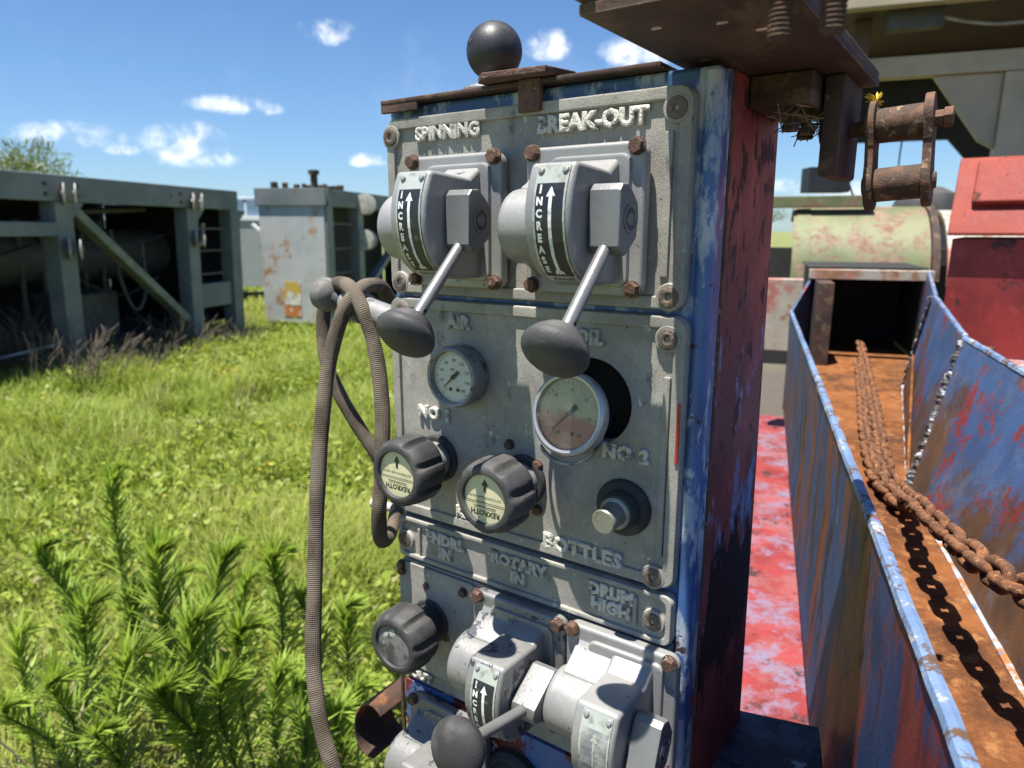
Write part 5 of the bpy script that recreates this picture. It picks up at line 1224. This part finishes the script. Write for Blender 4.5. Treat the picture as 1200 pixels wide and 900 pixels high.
for zone, (n, y0, y1, hh, ww) in enumerate([(60000, 1.5, 4.5, .15, .0026), (66000, 4.2, 9.5, .19, .0048), (50000, 9, 20, .24, .010)]):
    x, y = scatter(n, y0, y1, 1.15 if zone == 0 else 1.0)
    cl = clumpy(x, y, 2.2, zone + 1); cl2 = clumpy(x, y, .9, zone + 5)
    keep = rng.random(n) < np.clip(.72 + .4 * cl, .12, 1)
    x, y, cl, cl2 = x[keep], y[keep], cl[keep], cl2[keep]; m_ = len(x)
    h_ = hh * (.55 + .9 * rng.random(m_)) * np.clip(1 + .75 * cl, .25, 2.2) * np.clip(1 - .12 * (y - 7), .65, 1) 
    dry = (rng.random(m_) < np.clip(.10 + .20 * cl2, .02, .45)).astype(np.float32) * rng.uniform(.4, 1, m_)
    tint = np.clip(.5 + .35 * cl2 + rng.normal(0, .22, m_), 0, 1)
    me = blades_mesh('grass', np.stack([x, y, gz(x, y) - .01], 1), h_, ww * (.6 + .8 * rng.random(m_)), rng.uniform(0, 2 * PI, m_), rng.uniform(.25, 1.1, m_), tint, dry, M_grass)
    parts_v.append(me)
# taller tufts standing up out of it
x, y = scatter(520, 2.3, 12.5, .9); k_ = clumpy(x, y, 1.1, 3) > -.25; x, y = x[k_], y[k_]; nb = 46
bx = np.repeat(x, nb) + rng.normal(0, .05, len(x) * nb); by = np.repeat(y, nb) + rng.normal(0, .05, len(x) * nb); hs = np.repeat(rng.uniform(.20, .42, len(x)), nb) * rng.uniform(.5, 1.1, len(bx))
td = np.repeat((rng.random(len(x)) < .22).astype(float), nb) * rng.uniform(.3, .9, len(bx)); tt = np.clip(np.repeat(rng.uniform(.0, .9, len(x)), nb) + rng.normal(0, .12, len(bx)), 0, 1)
parts_v.append(blades_mesh('grass', np.stack([bx, by, gz(bx, by) - .01], 1), hs, .0032 + .0004 * by, rng.uniform(0, 2 * PI, len(bx)), rng.uniform(.2, .9, len(bx)), tt, td, M_grass))
# join the zones into one lawn object
bmj = bm_new()
for me in parts_v: bmj.from_mesh(me)
me = bpy.data.meshes.new('grass'); bmj.to_mesh(me); bmj.free(); me.materials.append(M_grass)
link('grass', me, kind='stuff')
# broad low leaves between the blades: ground cover
def leaf_cloud(centers, sizes, npc, rad, flat, wr, mtl, name, tint_mu, seed, asp=.42):
    r_ = np.random.default_rng(seed); n = len(centers) * npc
    c = np.repeat(centers, npc, 0); s_ = np.repeat(sizes, npc)
    off = r_.normal(0, 1, (n, 3)); off /= np.linalg.norm(off, axis=1)[:, None]; off *= (r_.random(n) ** .4)[:, None]
    p = c + off * (s_ * rad)[:, None] * np.array([1, 1, flat])
    d = off * .6 + r_.normal(0, .6, (n, 3)); d[:, 2] += .25; d /= np.linalg.norm(d, axis=1)[:, None]
    up = r_.normal(0, .5, (n, 3)) + np.array([0, 0, 1]); sd_ = np.cross(d, up); sd_ /= np.linalg.norm(sd_, axis=1)[:, None]
    L = (s_ * wr * r_.uniform(.6, 1.4, n))[:, None]; nr = np.cross(sd_, d)
    v = np.stack([p, p + d * L * .5 + sd_ * L * asp * .5 + nr * L * .06, p + d * L, p + d * L * .5 - sd_ * L * asp * .5 + nr * L * .06], 1)
    f = np.arange(n * 4).reshape(n, 4); tint = np.repeat(np.clip(r_.normal(tint_mu, .22, n), 0, 1), 4)
    return build(name, v.reshape(-1, 3), f, tint, np.repeat((r_.random(n) < .05) * .7, 4), mtl)
x, y = scatter(5200, 2.0, 13, .9); cl = clumpy(x, y, 1.6, 9); k_ = cl > -.15; x, y = x[k_], y[k_]
cen_ = np.stack([x, y, gz(x, y) + rng.uniform(.04, .16, len(x))], 1)
me = leaf_cloud(cen_, rng.uniform(.6, 1.5, len(x)), 26, .11, .75, .045, M_grass, 'ground_cover', .45, 5)
link('ground_cover', me, kind='stuff')
# small yellow flowers, dots in the meadow
bm = bm_new(); rs = random.Random(8)
for k in range(46):
    px, py = rs.choice([(rs.uniform(40, 90), rs.uniform(440, 470)), (rs.uniform(130, 190), rs.uniform(425, 450)), (rs.uniform(255, 290), rs.uniform(425, 440)), (rs.uniform(0, 440), rs.uniform(420, 600))])
    p = at_h(px, py, -1.6 + .18); 
    if p.y > 11: continue
    for j in range(rs.randint(1, 4)):
        c = p + Vector((rs.uniform(-.06, .06), rs.uniform(-.06, .06), rs.uniform(-.03, .05)))
        for a in range(5):
            d = Vector((math.cos(a * 1.257), math.sin(a * 1.257), .2)) * .012; q = Vector((-d.y, d.x, 0)) * .45
            add(bm, [c, c + d * .6 + q, c + d, c + d * .6 - q], [(0, 1, 2, 3)])
obj('yellow_flowers', bm, M_yellow, smooth=0, kind='stuff')

# tall weeds close by
def make_weed(base, tip, nleaf, llen, seed, label):
    nleaf = int(nleaf * 2.8); llen *= 1.02
    r_ = random.Random(seed); base, tip = Vector(base), Vector(tip)
    rt = empty('tall_weed', base, label, 'weed', 'tall leafy weeds in front of the meadow')
    H = tip - base; bend = Vector((r_.uniform(-.05, .05), r_.uniform(-.05, .05), 0)); tone = r_.uniform(-.18, .22); llen *= r_.uniform(.85, 1.25); sweep = r_.uniform(.2, .55)
    pts = [Vector((0, 0, 0)), H * .35 + bend, H * .7 + bend * 1.2, H * .93 + Vector((-.004, 0, 0)), H]
    # the head nods to the right in the wind
    pts[-1] = H + Vector((.022, .0, -.012))
    C_ = catmull(pts, 10)
    bm = bm_new(); tube(bm, C_, lambda s: .0045 * (1 - .75 * s), 6); obj('stem', bm, M_stem, rt)
    vs, fs, tint = [], [], []
    for k in range(nleaf):
        s = .08 + .92 * (k / nleaf) ** .72; i = min(len(C_) - 2, int(s * (len(C_) - 1))); p = C_[i].lerp(C_[i + 1], s * (len(C_) - 1) - i)
        tg = (C_[i + 1] - C_[i]).normalized(); az = k * 2.39996 + r_.uniform(-.4, .4)
        upf = .54 + .38 * max(0, (s - .35) / .65) ** 1.2 + r_.uniform(-.12, .15)
        out = Vector((math.cos(az), math.sin(az), 0)); out = (out + Vector((sweep, 0, 0)) * s).normalized()
        d = (out * (1 - upf * .75) + tg * upf).normalized()
        L = llen * (1.0 - .45 * max(0, (s - .7) / .3)) * (.55 + .9 * r_.random()) * (.7 if s < .3 else 1); wd = L * .031 + .0010
        sd_ = d.cross(Vector((0, 0, 1)) + out * .2)
        if sd_.length < 1e-4: sd_ = Vector((1, 0, 0))
        sd_.normalize(); nr = sd_.cross(d)
        droop = -.14 * L if s < .6 else -.06 * L
        n0 = len(vs); tn = min(1, max(0, r_.gauss(.22 + .55 * s ** 2 + tone, .15)))
        for tk, wk in ((0, .35), (.3, 1), (.62, .9), (1, .05)):
            c = p + d * L * tk + Vector((0, 0, droop)) * tk ** 2 + Vector((.06 * L, 0, 0)) * tk
            vs += [c + sd_ * wd * wk + nr * wd * .3 * wk, c - sd_ * wd * wk + nr * wd * .3 * wk]; tint += [tn, tn]
        for j in range(3): fs.append((n0 + 2 * j, n0 + 2 * j + 1, n0 + 2 * j + 3, n0 + 2 * j + 2))
    dryv = np.repeat([(r_.random() < (.16 if k < nleaf * .3 else .02)) * r_.uniform(.5, 1) for k in range(nleaf)], 8)
    me = build('foliage', np.array([tuple(v) for v in vs]), np.array(fs), np.array(tint), dryv, M_weed)
    link('foliage', me, rt, kind='stuff')
# tips read off the photograph, with the distance where each stands
W = [(128, 548, 1.95, 150, .085, 'tallest weed, its feathery head bending right above the others'), (48, 632, 1.85, 140, .080, 'bright tipped weed at the far left of the clump'),
     (178, 640, 1.70, 190, .085, 'dark stemmed weed in the middle of the clump'), (262, 640, 1.85, 170, .085, 'broad feathery weed right of the middle stem'),
     (318, 645, 1.95, 150, .080, 'wide leaved weed leaning right, left of the hose'), (352, 690, 2.05, 120, .075, 'pale weed standing just left of the hose'),
     (322, 780, 1.62, 130, .075, 'short bright weed low in front of the clump near the hose'), (100, 700, 1.75, 130, .08, 'dense low weed between the left stems'),
     (225, 720, 1.62, 140, .08, 'low dark weed filling the middle of the clump'), (405, 705, 2.1, 110, .075, 'weed between the hose and the panel'),
     (20, 735, 1.75, 100, .075, 'short weed at the left picture edge'), (420, 800, 1.9, 100, .075, 'low weed beside the rusty shroud'),
     (280, 730, 1.78, 130, .08, 'half hidden weed behind the short bright one'), (150, 760, 1.6, 120, .08, 'lowest weed at the bottom of the clump')]
W += [(75, 655, 2.15, 120, .075, 'weed standing behind the far left bright tipped weed'), (150, 690, 2.05, 120, .08, 'weed directly behind the dark stemmed middle weed'), (210, 665, 2.2, 120, .075, 'back row weed between the middle stem and the broad feathery weed'),
      (290, 670, 2.15, 120, .075, 'back row weed behind the broad feathery weed'), (60, 790, 1.62, 120, .08, 'low weed at lower left in front of the dense one'), (185, 800, 1.58, 130, .08, 'lowest middle weed cut by the bottom edge'),
      (255, 790, 1.6, 130, .08, 'low weed at the bottom left of the short bright one'), (345, 800, 1.75, 110, .075, 'low weed whose tip touches the hanging hose'), (5, 820, 1.62, 100, .075, 'low weed in the bottom left corner'),
      (440, 740, 2.2, 90, .07, 'pale weed peeping out beside the lower left knob'), (110, 850, 1.58, 110, .08, 'weed tip just above the bottom edge at left'), (395, 830, 1.8, 100, .07, 'weed behind the lower end of the hose')]
for i, (px, py, f, nl, ll, lb) in enumerate(W):
    tip = at(px, py, f); b = Vector((tip.x + random.Random(i).uniform(-.10, .08), tip.y + random.Random(i + 50).uniform(-.08, .08), 0)); b.z = ground_z(b.x, b.y)
    make_weed(b, tip, nl, ll, i + 1, lb)

# dead brush at the foot of the skids
def make_brush(base, r_, h_, n_, seed, label):
    q = random.Random(seed); bm = bm_new()
    for k in range(n_):
        a = q.uniform(0, 2 * PI); o_ = Vector((math.cos(a), math.sin(a), 0)) * q.uniform(0, r_); d = Vector((q.uniform(-.7, .7), q.uniform(-.7, .7), 1)).normalized() * h_ * q.uniform(.4, 1.1)
        m1 = o_ + d * .5 + Vector((q.uniform(-.06, .06), q.uniform(-.06, .06), 0))
        tube(bm, [o_, m1, o_ + d], lambda s: .006 * (1 - .7 * s), 3, cap=False)
        for j in range(3):
            st = o_.lerp(o_ + d, q.uniform(.35, .9)); dd = (d.normalized() + Vector((q.uniform(-1, 1), q.uniform(-1, 1), q.uniform(-.3, .6)))) * h_ * .22
            tube(bm, [st, st + dd * .5 + Vector((0, 0, .01)), st + dd], .0028, 3, cap=False)
    o = obj('dead_brush', bm, M_twig); o.location = base; tag(o, label, 'dead bush', 'dead brush at the foot of the skids')
for i, (px, py, f, r_, h_, n_, lb) in enumerate([(20, 452, 7.0, .60, .80, 80, 'grey dead brush at the left picture edge before the skid'), (88, 462, 6.7, .35, .60, 60, 'small dead bush at the foot of the nearer skid post'),
        (165, 434, 8.4, .55, .45, 70, 'dead brush under the diagonal brace'), (215, 420, 8.9, .45, .60, 70, 'dead brush at the foot of the second skid post'), (272, 412, 9.5, .35, .42, 40, 'dead brush by the last post of the left skid'),
        (60, 440, 7.4, .55, .75, 90, 'dead brush beside the first skid post'), (130, 445, 7.9, .5, .5, 90, 'dead brush in the shade between the first two posts'), (95, 980, 1.62, .14, .34, 26, 'small grey dead twigs low among the weeds at left')]):
    p = at_h(px, py, -1.6); p = Vector((p.x, p.y, ground_z(p.x, p.y))); make_brush(p, r_, h_, n_, i + 3, lb)
beam = bm_new(); a_, b_ = at(-20, 425, 7.0), at(75, 402, 7.25); tube(beam, [(0, 0, 0), b_ - a_], .018, 8)
o = obj('loose_rod', beam, M_zinc); o.location = a_; tag(o, 'pale rod sticking out of the dead brush at far left', 'rod')

# shrub behind the first skid, far trees
def make_tree(base, h_, cr, n_, label, seed, wr=.16, trunk=True, asp=.25, cat='tree', flat=.55, k0=14):
    q = random.Random(seed); rt = empty('tree' if cat == 'tree' else 'shrub', base, label, cat)
    bm = bm_new(); tops = []
    tube(bm, catmull([(0, 0, -.1), (.03, .02, h_ * .3), (.0, .05, h_ * .55)]), lambda s: h_ * .03 * (1 - .5 * s), 8)
    cs = []
    for k in range(k0):
        a = q.uniform(0, 2 * PI); rr = cr * q.uniform(.1, .85); tp = Vector((math.cos(a) * rr, math.sin(a) * rr, h_ * q.uniform(.62, .95)))
        tube(bm, catmull([(0, .03, h_ * q.uniform(.3, .52)), tp * .6 + Vector((0, 0, h_ * .2)), tp], 4), lambda s: h_ * .011 * (1 - .75 * s), 5)
        cs.append(tp)
    obj('trunk', bm, M_bark, rt)
    me = leaf_cloud(np.array([tuple(c) for c in cs]), np.array([cr * q.uniform(.35, .6) for _ in cs]), n_ // k0, 1.0, flat, wr, M_bush, 'crown', .5, seed, asp)
    link('crown', me, rt, kind='stuff')
p = at(30, 210, 13.0); make_tree((p.x, p.y, 0), 3.15, 1.0, 2600, 'feathery green shrub rising above the roof of the left skid', 3, .30, cat='shrub', asp=.14)
make_tree((34, 96, 0), 5.2, 3.2, 1800, 'distant round tree on the horizon right of the column', 12)
make_tree((30, 92, 0), 3.6, 2.4, 1500, 'distant low tree on the horizon beside the column edge', 13)
